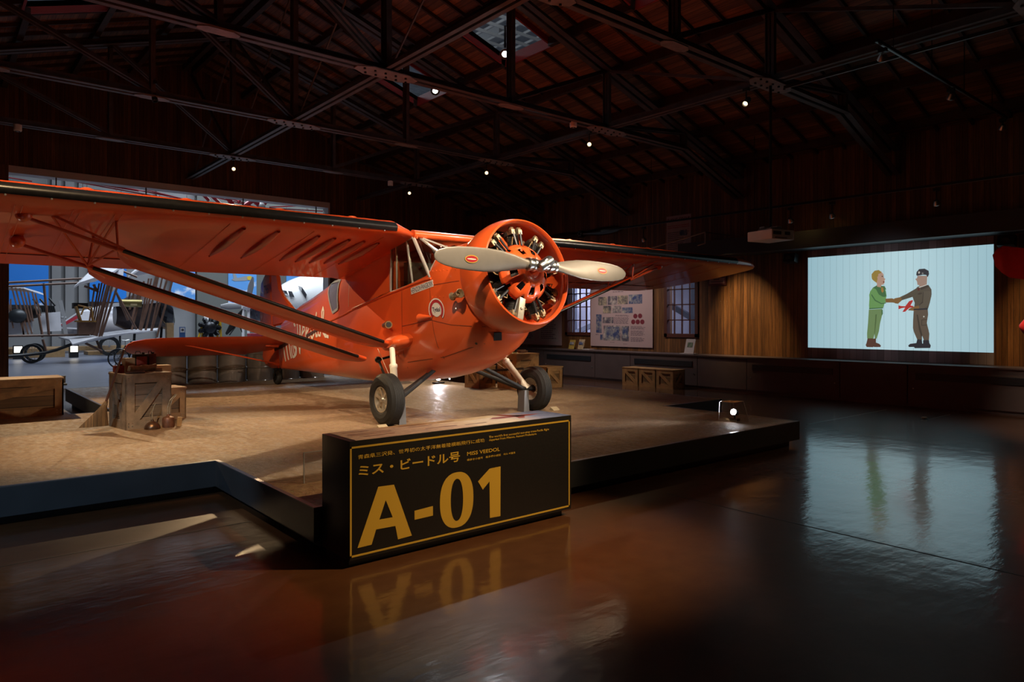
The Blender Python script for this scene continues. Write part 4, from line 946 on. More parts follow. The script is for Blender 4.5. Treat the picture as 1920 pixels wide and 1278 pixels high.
# things on the tall crate
ct = V((1.97, 9.36, PZ+.645)); Rz = Matrix.Rotation(radians(9), 3, 'Z')
def onc(x, y, z=0): return ct+Rz @ V((x, y, z))
TIN = M('dark_tin', (.03, .022, .02), .35, .5, vary=.4, scale=20); REDT = M('red_tin', (.22, .025, .02), .4, vary=.3, scale=30); CARD = M('cardboard', (.25, .17, .10), .6, vary=.2)
def tin(c, sx_, sy_, sz_, mat, lab, cap=True, band=None):
    t_ = thing('oil_tin', c, lab, 'tin can'); MB().box(V(c)+V((0, 0, sz_/2)), (sx_, sy_, sz_), Rz).build('tin_body', mat, t_, bevel=.008)
    k_ = MB(); k_.tube(V(c)+V((sx_*.25, 0, sz_)), V(c)+V((sx_*.25, 0, sz_+.018)), .018, n=12); k_.path([V(c)+V((-sx_*.35, 0, sz_)), V(c)+V((-sx_*.3, 0, sz_+.03)), V(c)+V((sx_*.0, 0, sz_+.03)), V(c)+V((sx_*.05, 0, sz_))], .005, 6); k_.build('tin_cap', BLACK, t_)
    if band: MB().box(V(c)+Rz @ V((0, -sy_/2-.001, sz_*.5)), (sx_*.8, .002, sz_*.7), Rz).build('tin_label', band, t_, smooth=0)
tin(onc(.05, .14), .15, .10, .215, TIN, 'dark square oil tin with red front, left of its pair on the tall crate', band=REDT)
tin(onc(.175, .13), .085, .10, .215, M('red_brown_tin', (.10, .02, .015), .4, .3, vary=.4), 'narrow red-brown oil tin at the right of the dark square tin')
tin(onc(-.20, .12), .10, .09, .085, REDT, 'small red tin at the left back of the tall crate')
MB().box(onc(-.088, .13, .085), (.11, .12, .17), Rz).build('carton', CARD, smooth=0, bevel=.004, label='small brown carton standing behind the rolled cloth on the tall crate', category='box')
m = MB(); rings = []
for i in range(9):
    x = -.15+.30*i/8; r = .045+.008*sin(i*1.7); c_ = onc(x, -.06, .045+.01*i/8); rings.append([c_+Rz @ V((.006*sin(3*a_+i), cos(a_)*r, sin(a_)*r*.85)) for a_ in [2*pi*k/16 for k in range(16)]])
m.loft(rings); m.build('rolled_cloth', M('dirty_canvas', (.26, .20, .13), .8, vary=.3, scale=15, bump=.4), label='rolled dirty canvas lying on top of the tall crate', category='cloth')
m = MB()
for i in range(3): m.path([onc(-.24+.02*i, -.20+.03*i, .014), onc(-.10, -.20+.03*i, .016), onc(-.03, -.22+.03*i, .014)], .013, 7)
m.build('rag', M('dark_rag', (.10, .05, .03), .8, vary=.4), label='dark twisted rag by the broom handle on the tall crate', category='rag')
m = MB(); [m.path([onc(.17+.035*cos(a_), -.12+.03*sin(a_), .012+.014*j) for a_ in [2*pi*k/14 for k in range(15)]], .008, 6) for j in range(3)]
m.build('rope_coil', M('rope', (.30, .22, .13), .8), label='small coil of rope at the right front of the tall crate top', category='rope')
# oil cans in front of the tall crate
oc = V((2.02, 8.99, PZ)); t_ = thing('oil_can', oc, 'dome-shaped copper oil can with thin upright spout by the tall crate', 'oil can')
MB().lathe([(.001, 0), (.085, 0), (.088, .012), (.078, .045), (.05, .075), (.018, .09), (.014, .11), (.001, .11)], oc, (0, 0, 1), 24).build('can_body', M('old_copper', (.16, .09, .05), .35, .8, vary=.4, scale=20), t_)
MB().path([oc+V((0, 0, .10)), oc+V((.0, 0, .2)), oc+V((.02, 0, .27)), oc+V((.035, 0, .30))], [.010, .007, .005, .004], 8).build('spout', BRONZE, t_)
MB().path([oc+V((-.02, 0, .09)), oc+V((-.03, 0, .16)), oc+V((-.005, 0, .22))], .004, 6).build('brace_wire', BRONZE, t_)
oc = V((2.20, 9.02, PZ)); t_ = thing('oil_can', oc, 'cylindrical rusty oil can with long curved spout in front of the tall crate', 'oil can')
MB().lathe([(.001, 0), (.066, 0), (.068, .01), (.068, .10), (.06, .118), (.02, .135), (.016, .155), (.001, .155)], oc, (0, 0, 1), 24).build('can_body', M('rusty_can', (.17, .07, .035), .5, .4, vary=.45, scale=18), t_)
for dx in (0, .022): MB().path([oc+V((dx-.01, 0, .13)), oc+V((dx-.005, 0, .24)), oc+V((dx+.02, 0, .32)), oc+V((dx+.075, 0, .385))], [.009, .007, .006, .005], 8).build('spout', BRONZE, t_)
MB().box(V((2.315, 9.0, PZ+.057)), (.05, .035, .11), Matrix.Rotation(.1, 3, 'Y')).build('wood_offcut', CF2, smooth=0, label='small wooden block standing beside the rusty oil can', category='wood block')
# broom
bh = PX(197, 757, z=PZ+.25); t_ = thing('broom', (1.50, 9.03, PZ), 'old straw broom leaning against the left side of the tall crate', 'broom')
p0 = PX(199, 752, Y=9.05); p1 = PX(233, 655, Y=8.93); MB().tube(p0, p1, .014, .012, 10).build('broom_handle', M('broom_stick', (.09, .03, .015), .5), t_)
d = (p0-p1).normalized(); rings = []
for f_, wx_, ty in ((0, .02, .02), (.06, .035, .028), (.12, .06, .03), (.30, .15, .035)):
    c_ = p0+d*f_+V((-f_*.12, 0, 0)); c_.z = max(c_.z, PZ+.003); rings.append([c_+V((cos(a_)*wx_, sin(a_)*ty, 0 if f_ < .29 else .0)) for a_ in [2*pi*k/28 for k in range(28)]])
MB().loft(rings).build('straw_head', WOOD('broom_straw', (.10, .05, .02), (.28, .16, .06), .012, 0, 2, .8, .1), t_)
MB().lathe([(.022, 0), (.026, .01), (.026, .03), (.022, .04)], p0+d*.02, d, 14).build('binding', BRONZE, t_)

# oil drums in a row behind the tail
DRUM = M('drum_grey_gloss', (.17, .145, .13), .2, .25, vary=.12, scale=4, coat=.4)
def drum(loc, label):
    t_ = thing('oil_drum', loc, label, 'oil drum', 'oil drums behind the tail'); pr = [(.001, .01), (.278, .01), (.29, 0), (.292, .012), (.285, .02)]
    for z_ in (.29, .58): pr += [(.285, z_-.02), (.294, z_-.008), (.294, z_+.008), (.285, z_+.02)]
    pr += [(.285, .85), (.292, .868), (.288, .878), (.278, .87), (.001, .866)]
    MB().lathe(pr, loc, (0, 0, 1), 40).build('drum_body', DRUM, t_, smooth=30)
    k_ = MB(); k_.tube(V(loc)+V((.18, 0, .862)), V(loc)+V((.18, 0, .882)), .03, n=14); k_.build('bung', BLACK, t_); return t_
d0 = drum((3.74, 15.14, PZ), 'grey oil drum at the left end of the row, beside the pale plywood box')
for x, lb in ((4.33, 'second grey oil drum from the left, under the tailplane'), (4.92, 'third grey oil drum from the left, next to the rudder'), (5.51, 'grey oil drum right behind the tail wheel'), (6.10, 'grey oil drum right of the tail wheel, half hidden by the fuselage'), (6.69, 'grey oil drum mostly hidden behind the rear fuselage')): dup(d0, (x, 15.14, PZ), lb)

# crates right of the platform and by the wall
crate((8.62, 10.15, PZ), (.56, .56, .66), 0, 'tall tan crate behind the right wheel, with a bottle on top', None, CW2, CF2)
crate((9.18, 9.93, PZ), (.42, .42, .40), 0, 'low tan crate right of the tall bottle crate behind the wheel', None, CW2, CF2, 'right')
crate((8.15, 10.72, PZ), (.42, .42, .42), radians(5), 'dark brown crate in the shade left of the tall bottle crate', None, CW3, CF3)
b = PX(962, 662, Y=10.1); t_ = thing('glass_bottle', (8.46, 10.05, PZ+.665), 'small clear glass bottle on the tall tan crate', 'bottle')
MB().lathe([(.001, 0), (.035, 0), (.037, .01), (.037, .09), (.015, .13), (.013, .17), (.016, .175), (.001, .175)], (8.46, 10.05, PZ+.665), (0, 0, 1), 18).build('bottle_glass', GLASS('bottle_glass_mat', (.6, .68, .66), .3), t_)
m = MB(); m.box((8.70, 10.1, PZ+.69), (.26, .05, .04), Matrix.Rotation(.25, 3, 'Z')); m.box((8.72, 10.16, PZ+.70), (.22, .03, .05), Matrix.Rotation(.1, 3, 'Z')); m.build('hand_plane', M('tool_wood', (.22, .09, .04), .5), bevel=.006, smooth=0, label='reddish wooden hand tool lying on the tall tan crate', category='tool')
f0 = PX(1147, 720, z=0); f1 = PX(1257, 729, z=0); fx = 13.25; ya, yb = 11.60, 10.05
for i, lb in enumerate(('left one of three small crates in a row against the grey cabinets', 'middle one of three small crates in a row against the grey cabinets', 'right one of three small crates in a row against the grey cabinets')):
    crate((fx+.22, ya-.25-i*.525, 0), (.44, .50, .44), 0, lb, 'small crates by the cabinets', CW2, CF2)

# ------------------------------------------------------------------ low cabinets with air grilles along the right wall
CAB = M('cabinet_laminate', (.085, .062, .062), .42, vary=.1, scale=3); GRIL = M('grille_black', (.010, .012, .018), .4)
edges = [(18.5, 16.45, 0), (16.45, 15.2, 0)] if False else [(18.45, 16.45, 1), (16.45, 15.2, 0), (15.2, 13.15, 1), (13.15, 11.9, 0), (11.9, 9.85, 1), (9.85, 8.56, 0), (8.56, 6.5, 1), (6.5, 5.25, 0), (5.25, 3.2, 1), (3.2, 1.95, 0)]
LBC = ['grey cabinet with black air grille in the far corner of the right wall', 'plain grey cabinet under the text panel', 'grey cabinet with black air grille under the left wall window', 'plain grey cabinet under the photo panel', 'grey cabinet with black air grille above the row of small crates', 'plain grey cabinet between the small crates and the projection', 'grey cabinet with black air grille left below the projection', 'plain grey cabinet below the middle of the projection', 'grey cabinet with black air grille right below the projection', 'plain grey cabinet at the right edge, past the projection']
for (a, b, v), lb in zip(edges, LBC):
    t_ = thing('low_cabinet', (14.2, (a+b)/2, 0), lb, 'cabinet', 'low cabinets along the right wall')
    m = MB(); m.b2((13.9, b+.006, .06), (WX-.05, a-.006, .76)); m.b2((13.93, b, .0), (WX-.05, a, .06)); m.build('cabinet_body', CAB, t_, smooth=0, bevel=.004)
    MB().b2((13.87, b+.002, .76), (WX-.05, a-.002, .785)).build('cabinet_top', CAB, t_, smooth=0)
    if v:
        MB().b2((13.885, b+.14, .50), (13.90, a-.14, .63)).build('air_grille', GRIL, t_, smooth=0)
        s_ = MB()
        for k in range(5): s_.b2((13.878, b+.15, .512+k*.026), (13.886, a-.15, .520+k*.026))
        s_.build('grille_slats', M('grille_slat', (.03, .035, .045), .4) if 'grille_slat' not in bpy.data.materials else bpy.data.materials['grille_slat'], t_, smooth=0, kind='stuff')
        k_ = MB(); k_.tube((13.899, b+.10, .34), (13.885, b+.10, .34), .012, n=8); k_.tube((13.899, a-.10, .34), (13.885, a-.10, .34), .012, n=8); k_.build('lock_button', ALU, t_)

# ------------------------------------------------------------------ display panels and papers on the right wall
PANL = M('panel_pink_white', (.42, .31, .315), .5); PAPER = M('paper_white', (.40, .36, .36), .6); INK = M('print_ink', (.10, .07, .10), .6); INKR = M('print_ink_red', (.33, .08, .09), .6)
def photo_mat(nm, top, bot, sc):
    t = NT(nm); n = t.noise(t.pos((1, sc, sc)), 1.2, 5, .7); t.base(t.ramp(n, (.42, bot), (.56, tuple((a+b)/2 for a, b in zip(top, bot))), (.66, top))); t.set(Roughness=.5); return t.mat
PH = [photo_mat('photo_sepia', (.55, .45, .30), (.06, .06, .08), 6), photo_mat('photo_blue', (.42, .40, .34), (.04, .06, .16), 5), photo_mat('photo_grey', (.48, .42, .38), (.08, .07, .10), 6)]
def RW(px, py, off=0): p = PX(px, py, X=WX-off); return p
def wpanel(name, px0, px1, label, cat, mat, th=.03, cr=1):
    """board on the right wall between two pixel corners (bottom left, top right at its own right edge)"""
    a = RW(*px0); b = RW(*px1); t_ = thing(name, (WX, (a.y+b.y)/2, a.z), label, cat)
    MB().b2((WX-th, min(a.y, b.y), a.z), (WX, max(a.y, b.y), b.z)).build('board', mat, t_, smooth=0); return t_, max(a.y, b.y), min(a.y, b.y), a.z, b.z
def wrect(t_, nm, u0, v0, u1, v1, fr, mat, off):
    yl, yr, z0, z1 = fr; Y = lambda u: yl+(yr-yl)*u; Z = lambda v: z0+(z1-z0)*v
    return MB().b2((WX-off-.002, Y(u1), Z(v0)), (WX-off, Y(u0), Z(v1))).build(nm, mat, t_, smooth=0)
def wlines(t_, u0, v0, u1, v1, n, fr, mat, off, rag=.25):
    yl, yr, z0, z1 = fr; m = MB(); k = 0
    for i in range(n):
        v = v1-(v1-v0)*(i+.5)/n; e = u1-(u1-u0)*random.random()*rag; h = (v1-v0)/n*.42; u = u0
        while u < e-.01:
            u2 = min(e, u+random.uniform(.012, .05)); m.b2((WX-off-.0015, yl+(yr-yl)*u2, z0+(z1-z0)*(v-h/2)), (WX-off, yl+(yr-yl)*u, z0+(z1-z0)*(v+h/2))); u = u2+.008
    return m.build('printed_text', mat, t_, smooth=0, kind='stuff')
a = RW(1109, 641); b = RW(1225, 541)
t_ = thing('photo_panel', (WX, 12.8, .88), 'large pale display panel of photographs and red dots between the two wall windows', 'display panel'); F2 = (13.94, 11.71, .885, 2.48)
MB().b2((WX-.035, F2[1], F2[2]), (WX-.006, F2[0], F2[3])).build('board', PANL, t_, smooth=0)
R2 = lambda x, y: ((x-230)/(1160-230), 1-(y-150)/(1035-150))
for (x0, y0, x1, y1), k in (((355, 270, 490, 400), 0), ((503, 262, 647, 395), 2), ((655, 258, 808, 390), 0), ((822, 250, 1015, 388), 1), ((430, 410, 556, 525), 0), ((570, 412, 708, 522), 2), ((720, 440, 878, 525), 1), ((320, 540, 408, 775), 1), ((425, 585, 592, 678), 2), ((320, 778, 408, 828), 1), ((440, 715, 700, 945), 2), ((465, 735, 680, 930), 1), ((712, 720, 825, 950), 2), ((727, 740, 808, 905), 1), ((385, 855, 432, 940), 1)):
    u0, v1 = R2(x0, y0); u1, v0 = R2(x1, y1); wrect(t_, 'photograph', u0, v0, u1, v1, F2, PH[k], .035+(.002 if (x0, y0) in ((465, 735), (727, 740)) else 0))
for x, y in ((917, 572), (985, 570), (887, 658), (952, 658), (1017, 658)):
    u, v = R2(x, y); c_ = V((WX-.035, F2[0]+(F2[1]-F2[0])*u, F2[2]+(F2[3]-F2[2])*v)); MB().prism([c_+V((0, cos(2*pi*k/20)*.072, sin(2*pi*k/20)*.064)) for k in range(20)], (-1, 0, 0), .002).build('red_dot', M('dot_red', (.16, .02, .035), .5) if 'dot_red' not in bpy.data.materials else bpy.data.materials['dot_red'], t_, smooth=0, label='dark red round picture on the panel')
for (x0, y0, x1, y1), n in (((600, 585, 840, 690), 7), ((620, 548, 840, 575), 2), ((850, 720, 1070, 770), 4), ((850, 785, 1070, 865), 6), ((850, 885, 1055, 955), 5), ((580, 188, 770, 208), 1), ((310, 845, 370, 865), 2), ((540, 965, 625, 978), 1), ((740, 985, 800, 998), 1)):
    u0, v1 = R2(x0, y0); u1, v0 = R2(x1, y1); wlines(t_, u0, v0, u1, v1, n, F2, INK, .035)
t_ = thing('text_panel', (WX, 16.2, .85), 'pale display panel of closely printed text behind the engine cowling', 'display panel'); F1 = (17.36, 15.15, .86, 2.35)
MB().b2((WX-.035, F1[1], F1[2]), (WX-.006, F1[0], F1[3])).build('board', PANL, t_, smooth=0)
for u0, u1 in ((.08, .46), (.55, .94)):
    wrect(t_, 'paper_sheet', u0, .08, u1, .95, F1, PAPER, .035); wlines(t_, u0+.04, .12, u1-.04, .55, 11, F1, INK, .037); wlines(t_, u0+.04, .56, u1-.04, .92, 8, F1, INKR, .037)
# hanging poster
t_ = thing('flying_poster', (WX, 10.9, 3.3), 'tall pale poster with dark red heading high on the right wall', 'poster'); F3 = (11.28, 10.53, 3.30, 4.26)
MB().b2((WX-.012, F3[1], F3[2]), (WX, F3[0], F3[3])).build('poster_sheet', M('poster_paper', (.40, .32, .36), .6, vary=.1), t_, smooth=0)
text_on('FLYING CIRCUS', (WX-.014, 11.25, 4.10), (0, -1, 0), (0, 0, 1), .69, .10, M('poster_red', (.14, .025, .035), .6), t_, 'poster_heading', .03)
text_on('AEROPLANE SHOW', (WX-.014, 11.22, 4.02), (0, -1, 0), (0, 0, 1), .60, .04, bpy.data.materials['poster_red'], t_, 'poster_heading', .02) if False else wlines(t_, .05, .66, .95, .76, 2, F3, INKR, .012, .02)
wlines(t_, .05, .10, .95, .58, 10, F3, INK, .012, .3); wrect(t_, 'poster_picture', .55, .45, .85, .6, F3, PH[1], .0125)
# projection screen and ledge-hung picture
SY0, SY1, SZ0, SZ1 = 4.078, 7.505, 1.011, 2.943
t_ = thing('projection_screen', (WX, (SY0+SY1)/2, .79), 'big pale boarded projection screen showing two model figures shaking hands', 'projection screen')
MB().b2((WX-.02, SY0, .79), (WX, SY1, 3.10)).build('screen_boards', WOOD('painted_screen_boards', (.27, .22, .225), (.33, .275, .28), .135, 1, 2, .6, .03), t_, smooth=0, label='pinkish grey painted boards above and below the picture')
def scr_mat():
    t = NT('projected_light'); p = t.pos(); sx = t.n('ShaderNodeSeparateXYZ'); t.l(p, sx.inputs[0]); fr_ = t.math('FRACT', t.math('MULTIPLY', sx.outputs[1], 1/.135)); ln = t.math('LESS_THAN', fr_, .03)
    u = t.math('MULTIPLY', t.math('SUBTRACT', sx.outputs[1], SY0), 1/(SY1-SY0)); r_ = t.math('ABSOLUTE', t.math('SUBTRACT', u, .45)); c_ = t.ramp(r_, (.05, (.50, .72, .78)), (.55, (.34, .55, .63)))
    c_ = t.mix(ln, c_, (.20, .33, .38)); t.l(c_, t.b.inputs['Emission Color']); t.b.inputs['Emission Strength'].default_value = .85; t.b.inputs['Base Color'].default_value = (.1, .1, .1, 1); return t.mat
lit = MB().b2((WX-.022, SY0, SZ0), (WX-.02, SY1, SZ1)).build('projected_picture', scr_mat(), t_, smooth=0, label='bright pale blue projected picture')
def CRP(x, y): p = PX(1590+x*200/1278, 480+y*200/1278, X=WX-.022); return p
def EC(nm, c): return EM(nm, c, .8)
GRN = EC('projected_green', (.14, .30, .10)); GRN2 = EC('projected_dark_green', (.06, .15, .06)); GRN3D = EC('projected_green_fold', (.085, .14, .055)); KHKD = EC('projected_khaki_fold', (.055, .045, .033)); GRN3 = EC('projected_trousers_green', (.15, .24, .10)); SKIN = EC('projected_skin', (.42, .27, .20)); HAIR = EC('projected_hair', (.30, .21, .05)); BRN = EC('projected_glove', (.20, .11, .04)); BOOTB = EC('projected_boot', (.10, .05, .035)); KHK = EC('projected_khaki', (.085, .072, .05)); KHK2 = EC('projected_khaki_trousers', (.11, .085, .06)); DRK = EC('projected_dark', (.03, .03, .035)); REDP = EC('projected_red', (.42, .035, .03)); COLLR = EC('projected_collar', (.55, .55, .5))
def fig(nm, shapes, lab):
    first = None
    for j, (part, mat, poly) in enumerate(shapes):
        m = MB().prism([CRP(*p) for p in poly][::-1], (-1, 0, 0), .0008+.0006*j)
        if first is None: first = m.build(nm, mat, t_, smooth=0, label=lab)
        else: m.build(part, mat, first, smooth=0)
fig('projected_figure', [('trousers', GRN3, [(250, 640), (410, 630), (405, 720), (385, 800), (370, 900), (345, 985), (322, 995), (318, 930), (305, 990), (230, 985), (228, 930), (240, 800)]),
    ('gaiter', BOOTB, [(235, 985), (295, 985), (300, 1040), (312, 1075), (300, 1090), (225, 1088), (212, 1065), (222, 1040)]), ('gaiter', BOOTB, [(290, 990), (335, 985), (335, 1035), (375, 1050), (395, 1072), (388, 1088), (310, 1088), (300, 1050)]),
    ('jacket', GRN, [(298, 378), (350, 350), (430, 360), (455, 420), (462, 480), (440, 560), (420, 625), (255, 635), (252, 590), (258, 500), (254, 465), (268, 420)]), ('scarf', GRN2, [(298, 378), (345, 350), (440, 360), (458, 400), (440, 400), (462, 475), (440, 490), (380, 478), (350, 450), (340, 400)]), ('tie', EC('projected_tie', (.33, .18, .05)), [(398, 375), (420, 372), (430, 420), (412, 440), (398, 415)]),
    ('sleeve', GRN, [(290, 400), (335, 395), (370, 460), (450, 505), (458, 555), (400, 560), (330, 520), (285, 450)]), ('leg_fold', GRN3D, [(330, 700), (345, 695), (338, 800), (322, 930), (316, 930), (322, 820)]), ('sleeve_fold', GRN2, [(285, 452), (330, 522), (400, 562), (455, 557), (455, 566), (398, 574), (322, 535), (280, 470)]), ('belt', GRN2, [(254, 622), (420, 614), (421, 626), (254, 636)]), ('pouch', GRN2, [(402, 650), (416, 640), (418, 690), (405, 715)]), ('glove', BRN, [(450, 510), (530, 505), (565, 520), (570, 560), (530, 555), (455, 555)]),
    ('head', SKIN, [(340, 190), (395, 180), (425, 215), (430, 262), (450, 272), (438, 290), (440, 315), (425, 340), (400, 345), (395, 375), (350, 365), (350, 330), (330, 300)]), ('hair', HAIR, [(285, 250), (285, 215), (320, 175), (370, 166), (400, 190), (395, 205), (365, 212), (362, 250), (345, 320), (310, 295), (290, 275)]), ('ear', SKIN, [(352, 245), (372, 240), (375, 275), (358, 285)]), ('eye', DRK, [(405, 238), (420, 236), (420, 248), (406, 248)]), ('mouth', EC('projected_mouth', (.18, .04, .03)), [(420, 305), (438, 300), (436, 318), (424, 318)])], 'projected figure in green flying suit shaking hands')
fig('projected_figure', [('trousers', KHK2, [(790, 630), (955, 625), (960, 700), (945, 800), (975, 930), (970, 1005), (910, 1010), (880, 930), (888, 1000), (830, 1000), (790, 910), (778, 860), (780, 760)]),
    ('leg_fold', KHKD, [(822, 700), (838, 700), (862, 830), (890, 935), (884, 990), (850, 880)]), ('pocket', KHKD, [(880, 760), (945, 755), (948, 762), (888, 768), (888, 826), (946, 820), (946, 828), (880, 834)]), ('buckle', COLLR, [(902, 716), (916, 716), (916, 732), (902, 732)]), ('boot', DRK, [(830, 995), (885, 1000), (890, 1050), (890, 1085), (730, 1088), (722, 1070), (745, 1050), (820, 1040)]), ('boot', DRK, [(900, 1005), (970, 1005), (975, 1040), (992, 1070), (985, 1100), (800, 1102), (790, 1085), (830, 1060), (900, 1045)]),
    ('jacket', KHK, [(830, 370), (870, 350), (965, 345), (1000, 400), (1002, 460), (980, 560), (955, 640), (790, 640), (800, 560), (775, 490), (790, 420)]), ('chest_pocket', KHKD, [(828, 440), (886, 436), (888, 452), (858, 462), (828, 456)]), ('jacket_collar', KHKD, [(866, 375), (960, 348), (972, 372), (876, 405)]), ('sleeve_fold', KHKD, [(900, 430), (912, 430), (900, 530), (900, 560), (856, 596), (850, 590), (888, 545)]), ('shirt_collar', COLLR, [(845, 370), (945, 335), (940, 350), (860, 378)]), ('sleeve', KHK, [(840, 372), (795, 400), (700, 455), (625, 490), (640, 530), (720, 505), (800, 480), (850, 440)]), ('glove', BRN, [(560, 505), (610, 495), (640, 490), (645, 530), (600, 570), (565, 565), (535, 540)]), ('sleeve', EC('projected_khaki_light', (.10, .085, .06)), [(910, 420), (985, 420), (1000, 480), (960, 590), (880, 640), (850, 630), (850, 595), (900, 560)]), ('glove', BRN, [(790, 605), (850, 592), (858, 640), (800, 655), (720, 648), (735, 630)]),
    ('head', EC('projected_skin_dark', (.33, .22, .17)), [(835, 235), (950, 235), (945, 340), (870, 365), (850, 345), (835, 345), (830, 310), (825, 295), (808, 275), (830, 262)]), ('flying_helmet', DRK, [(820, 225), (825, 190), (855, 155), (920, 150), (965, 175), (972, 215), (955, 250), (940, 225), (900, 222), (830, 235)]), ('goggle', EC('projected_goggles', (.45, .42, .36)), [(842, 195), (852, 180), (866, 190), (862, 208), (846, 210)]), ('goggle', EC('projected_goggles_far', (.20, .19, .17)), [(886, 200), (898, 196), (910, 206), (900, 218), (888, 214)]), ('tie', EC('projected_maroon', (.10, .025, .02)), [(835, 385), (862, 380), (860, 410), (840, 415)]), ('belt', DRK, [(790, 630), (955, 622), (956, 640), (790, 648)]),
    ('model_aeroplane', REDP, [(608, 590), (640, 598), (690, 600), (735, 540), (775, 525), (778, 540), (750, 590), (785, 598), (780, 612), (735, 620), (685, 665), (655, 668), (690, 615), (645, 622), (610, 635)])], 'projected figure in khaki with goggles holding a red model aeroplane')

# loudspeakers either side of the screen
for y, z, lb in ((7.80, 2.84, 'small black loudspeaker on the wall left of the projection screen'), (3.83, 2.86, 'small black loudspeaker on the wall right of the projection screen')):
    t_ = thing('loudspeaker', (WX-.2, y, z), lb, 'loudspeaker', 'wall loudspeakers')
    MB().box((WX-.2, y, z+.1), (.16, .26, .19), Matrix.Rotation(.25, 3, 'Y')).build('speaker_box', BLACK, t_, bevel=.012); MB().bar((WX-.13, y, z+.1), (WX, y, z+.14), .05, .05).build('wall_bracket', BLACK, t_, smooth=0)
    MB().lathe([(.001, 0), (.07, 0), (.075, .012), (.06, .012)], (WX-.29, y, z+.085), (-1, 0, -.25), 18).build('speaker_cone', ENGDK, t_)
# small sign, books, standing card
t_ = thing('wall_sign', (WX, 9.8, 2.45), 'small dark red framed sign on the wall just under the right wing tip', 'sign'); MB().b2((WX-.03, 9.52, 2.44), (WX, 10.02, 2.66)).build('sign_frame', M('sign_maroon', (.10, .02, .02), .5), t_, smooth=0); MB().b2((WX-.033, 9.56, 2.48), (WX-.03, 9.98, 2.62)).build('sign_face', M('sign_pinkish', (.36, .22, .22), .6), t_, smooth=0)
m = MB(); m.b2((WX-.0345, 9.6, 2.52), (WX-.033, 9.94, 2.54)); m.b2((WX-.0345, 9.7, 2.57), (WX-.033, 9.86, 2.60)); m.build('sign_mark', INK, t_, smooth=0)
def book(y, w_, h_, mat, lab, x=14.18, tilt=.3):
    t_ = thing('booklet', (x, y, .785), lab, 'booklet'); o = V((x, y, .785)); Mx = Matrix.Rotation(tilt, 3, 'Y')
    MB().box(o+V((.05, 0, h_/2*cos(tilt)+.004)), (.02, w_, h_), Mx).build('cover', mat, t_, smooth=0)
    MB().box(o+V((.038, 0, h_*.62)), (.004, w_*.75, h_*.3), Mx).build('cover_picture', PH[1], t_, smooth=0); MB().bar(o+V((.1, 0, h_*.6)), o+V((.16, 0, .0)), .04, .01).build('easel_leg', BLACK, t_, smooth=0)
book(14.35, .22, .27, M('cover_yellow', (.35, .24, .05), .5, vary=.4, scale=30), 'dark booklet with yellow title standing on the cabinets left of the photo panel')
book(13.98, .22, .29, M('cover_tan', (.38, .28, .17), .5, vary=.3, scale=25), 'tan booklet standing on the cabinets next to the photo panel')
t_ = thing('leaflet_stack', (14.25, 13.72, .785), 'low white leaflets on the cabinets under the left corner of the photo panel', 'leaflets'); MB().box((14.25, 13.72, .795), (.24, .3, .02)).build('leaflets', PAPER, t_, smooth=0); MB().box((14.2, 13.75, .83), (.1, .15, .05), Matrix.Rotation(.3, 3, 'Y')).build('leaflet_holder', ACRYL, t_, smooth=0)
o = V((14.2, 10.32, .785)); t_ = thing('standing_card', o, 'white card with green picture standing on the cabinets below the right window', 'sign card'); Mx = Matrix.Rotation(.28, 3, 'Y')
MB().box(o+V((.06, 0, .18)), (.012, .27, .37), Mx).build('card', PAPER, t_, smooth=0); MB().box(o+V((.062, 0, .22)), (.004, .15, .12), Mx).build('card_picture', photo_mat('photo_green', (.16, .22, .12), (.03, .06, .03), 12), t_, smooth=0) ; MB().box(o+V((-.05, -.05, .012)), (.2, .4, .02)).build('card_base', PAPER, t_, smooth=0)
# old wooden propeller high on the wall
hb_ = V((WX-.10, 14.25, 4.10)); t_ = thing('wooden_propeller', hb_, 'old dark wooden propeller hung high on the right wall', 'propeller'); DW = M('dark_varnish', (.035, .016, .010), .3, coat=.5)
for s in (-1, 1):
    rings = []
    for r, w_, th in ((.05, .06, .05), (.2, .055, .045), (.45, .085, .03), (.8, .11, .022), (1.15, .10, .016), (1.38, .075, .012), (1.46, .03, .008)): rings.append([hb_+V((0, -s*r, 0))+V((cos(a_)*th, 0, sin(a_)*w_)) for a_ in [2*pi*k/16 for k in range(16)]])
    MB().loft(rings).build('blade', DW, t_, smooth=50)
MB().lathe([(.001, -.07), (.10, -.07), (.10, .07), (.001, .07)], hb_, (1, 0, 0), 20).build('hub', ENGDK, t_)
k_ = MB()
for i in range(6): k_.tube(hb_+V((-.07, .06*cos(i*pi/3), .06*sin(i*pi/3))), hb_+V((-.085, .06*cos(i*pi/3), .06*sin(i*pi/3))), .012, n=6)
k_.build('hub_bolts', ALU, t_)
# slender wooden crank above the right wing (seen against the poster)
t_ = thing('tow_bar', (13.4, 10.4, 3.35), 'thin pale wooden pole with hooked end beside the poster above the right wing', 'pole'); a = PX(1218, 466, X=13.6); b = PX(1322, 435, X=13.6); c_ = PX(1322, 456, X=13.6); d_ = PX(1308, 460, X=13.6)
m = MB(); m.tube(a, b, .016, n=8); m.tube(b, c_, .014, n=8); m.tube(c_, d_, .012, n=8); m.build('pole', M('pale_pole', (.36, .26, .18), .5), t_); MB().tube(b, V((WX-.012, b.y, b.z)), .008, n=6).build('wall_hook', BLACK, t_); t_.location = (a+b)/2; 
for ch in t_.children: ch.location = -(V(t_.location)-ORG[t_.name])
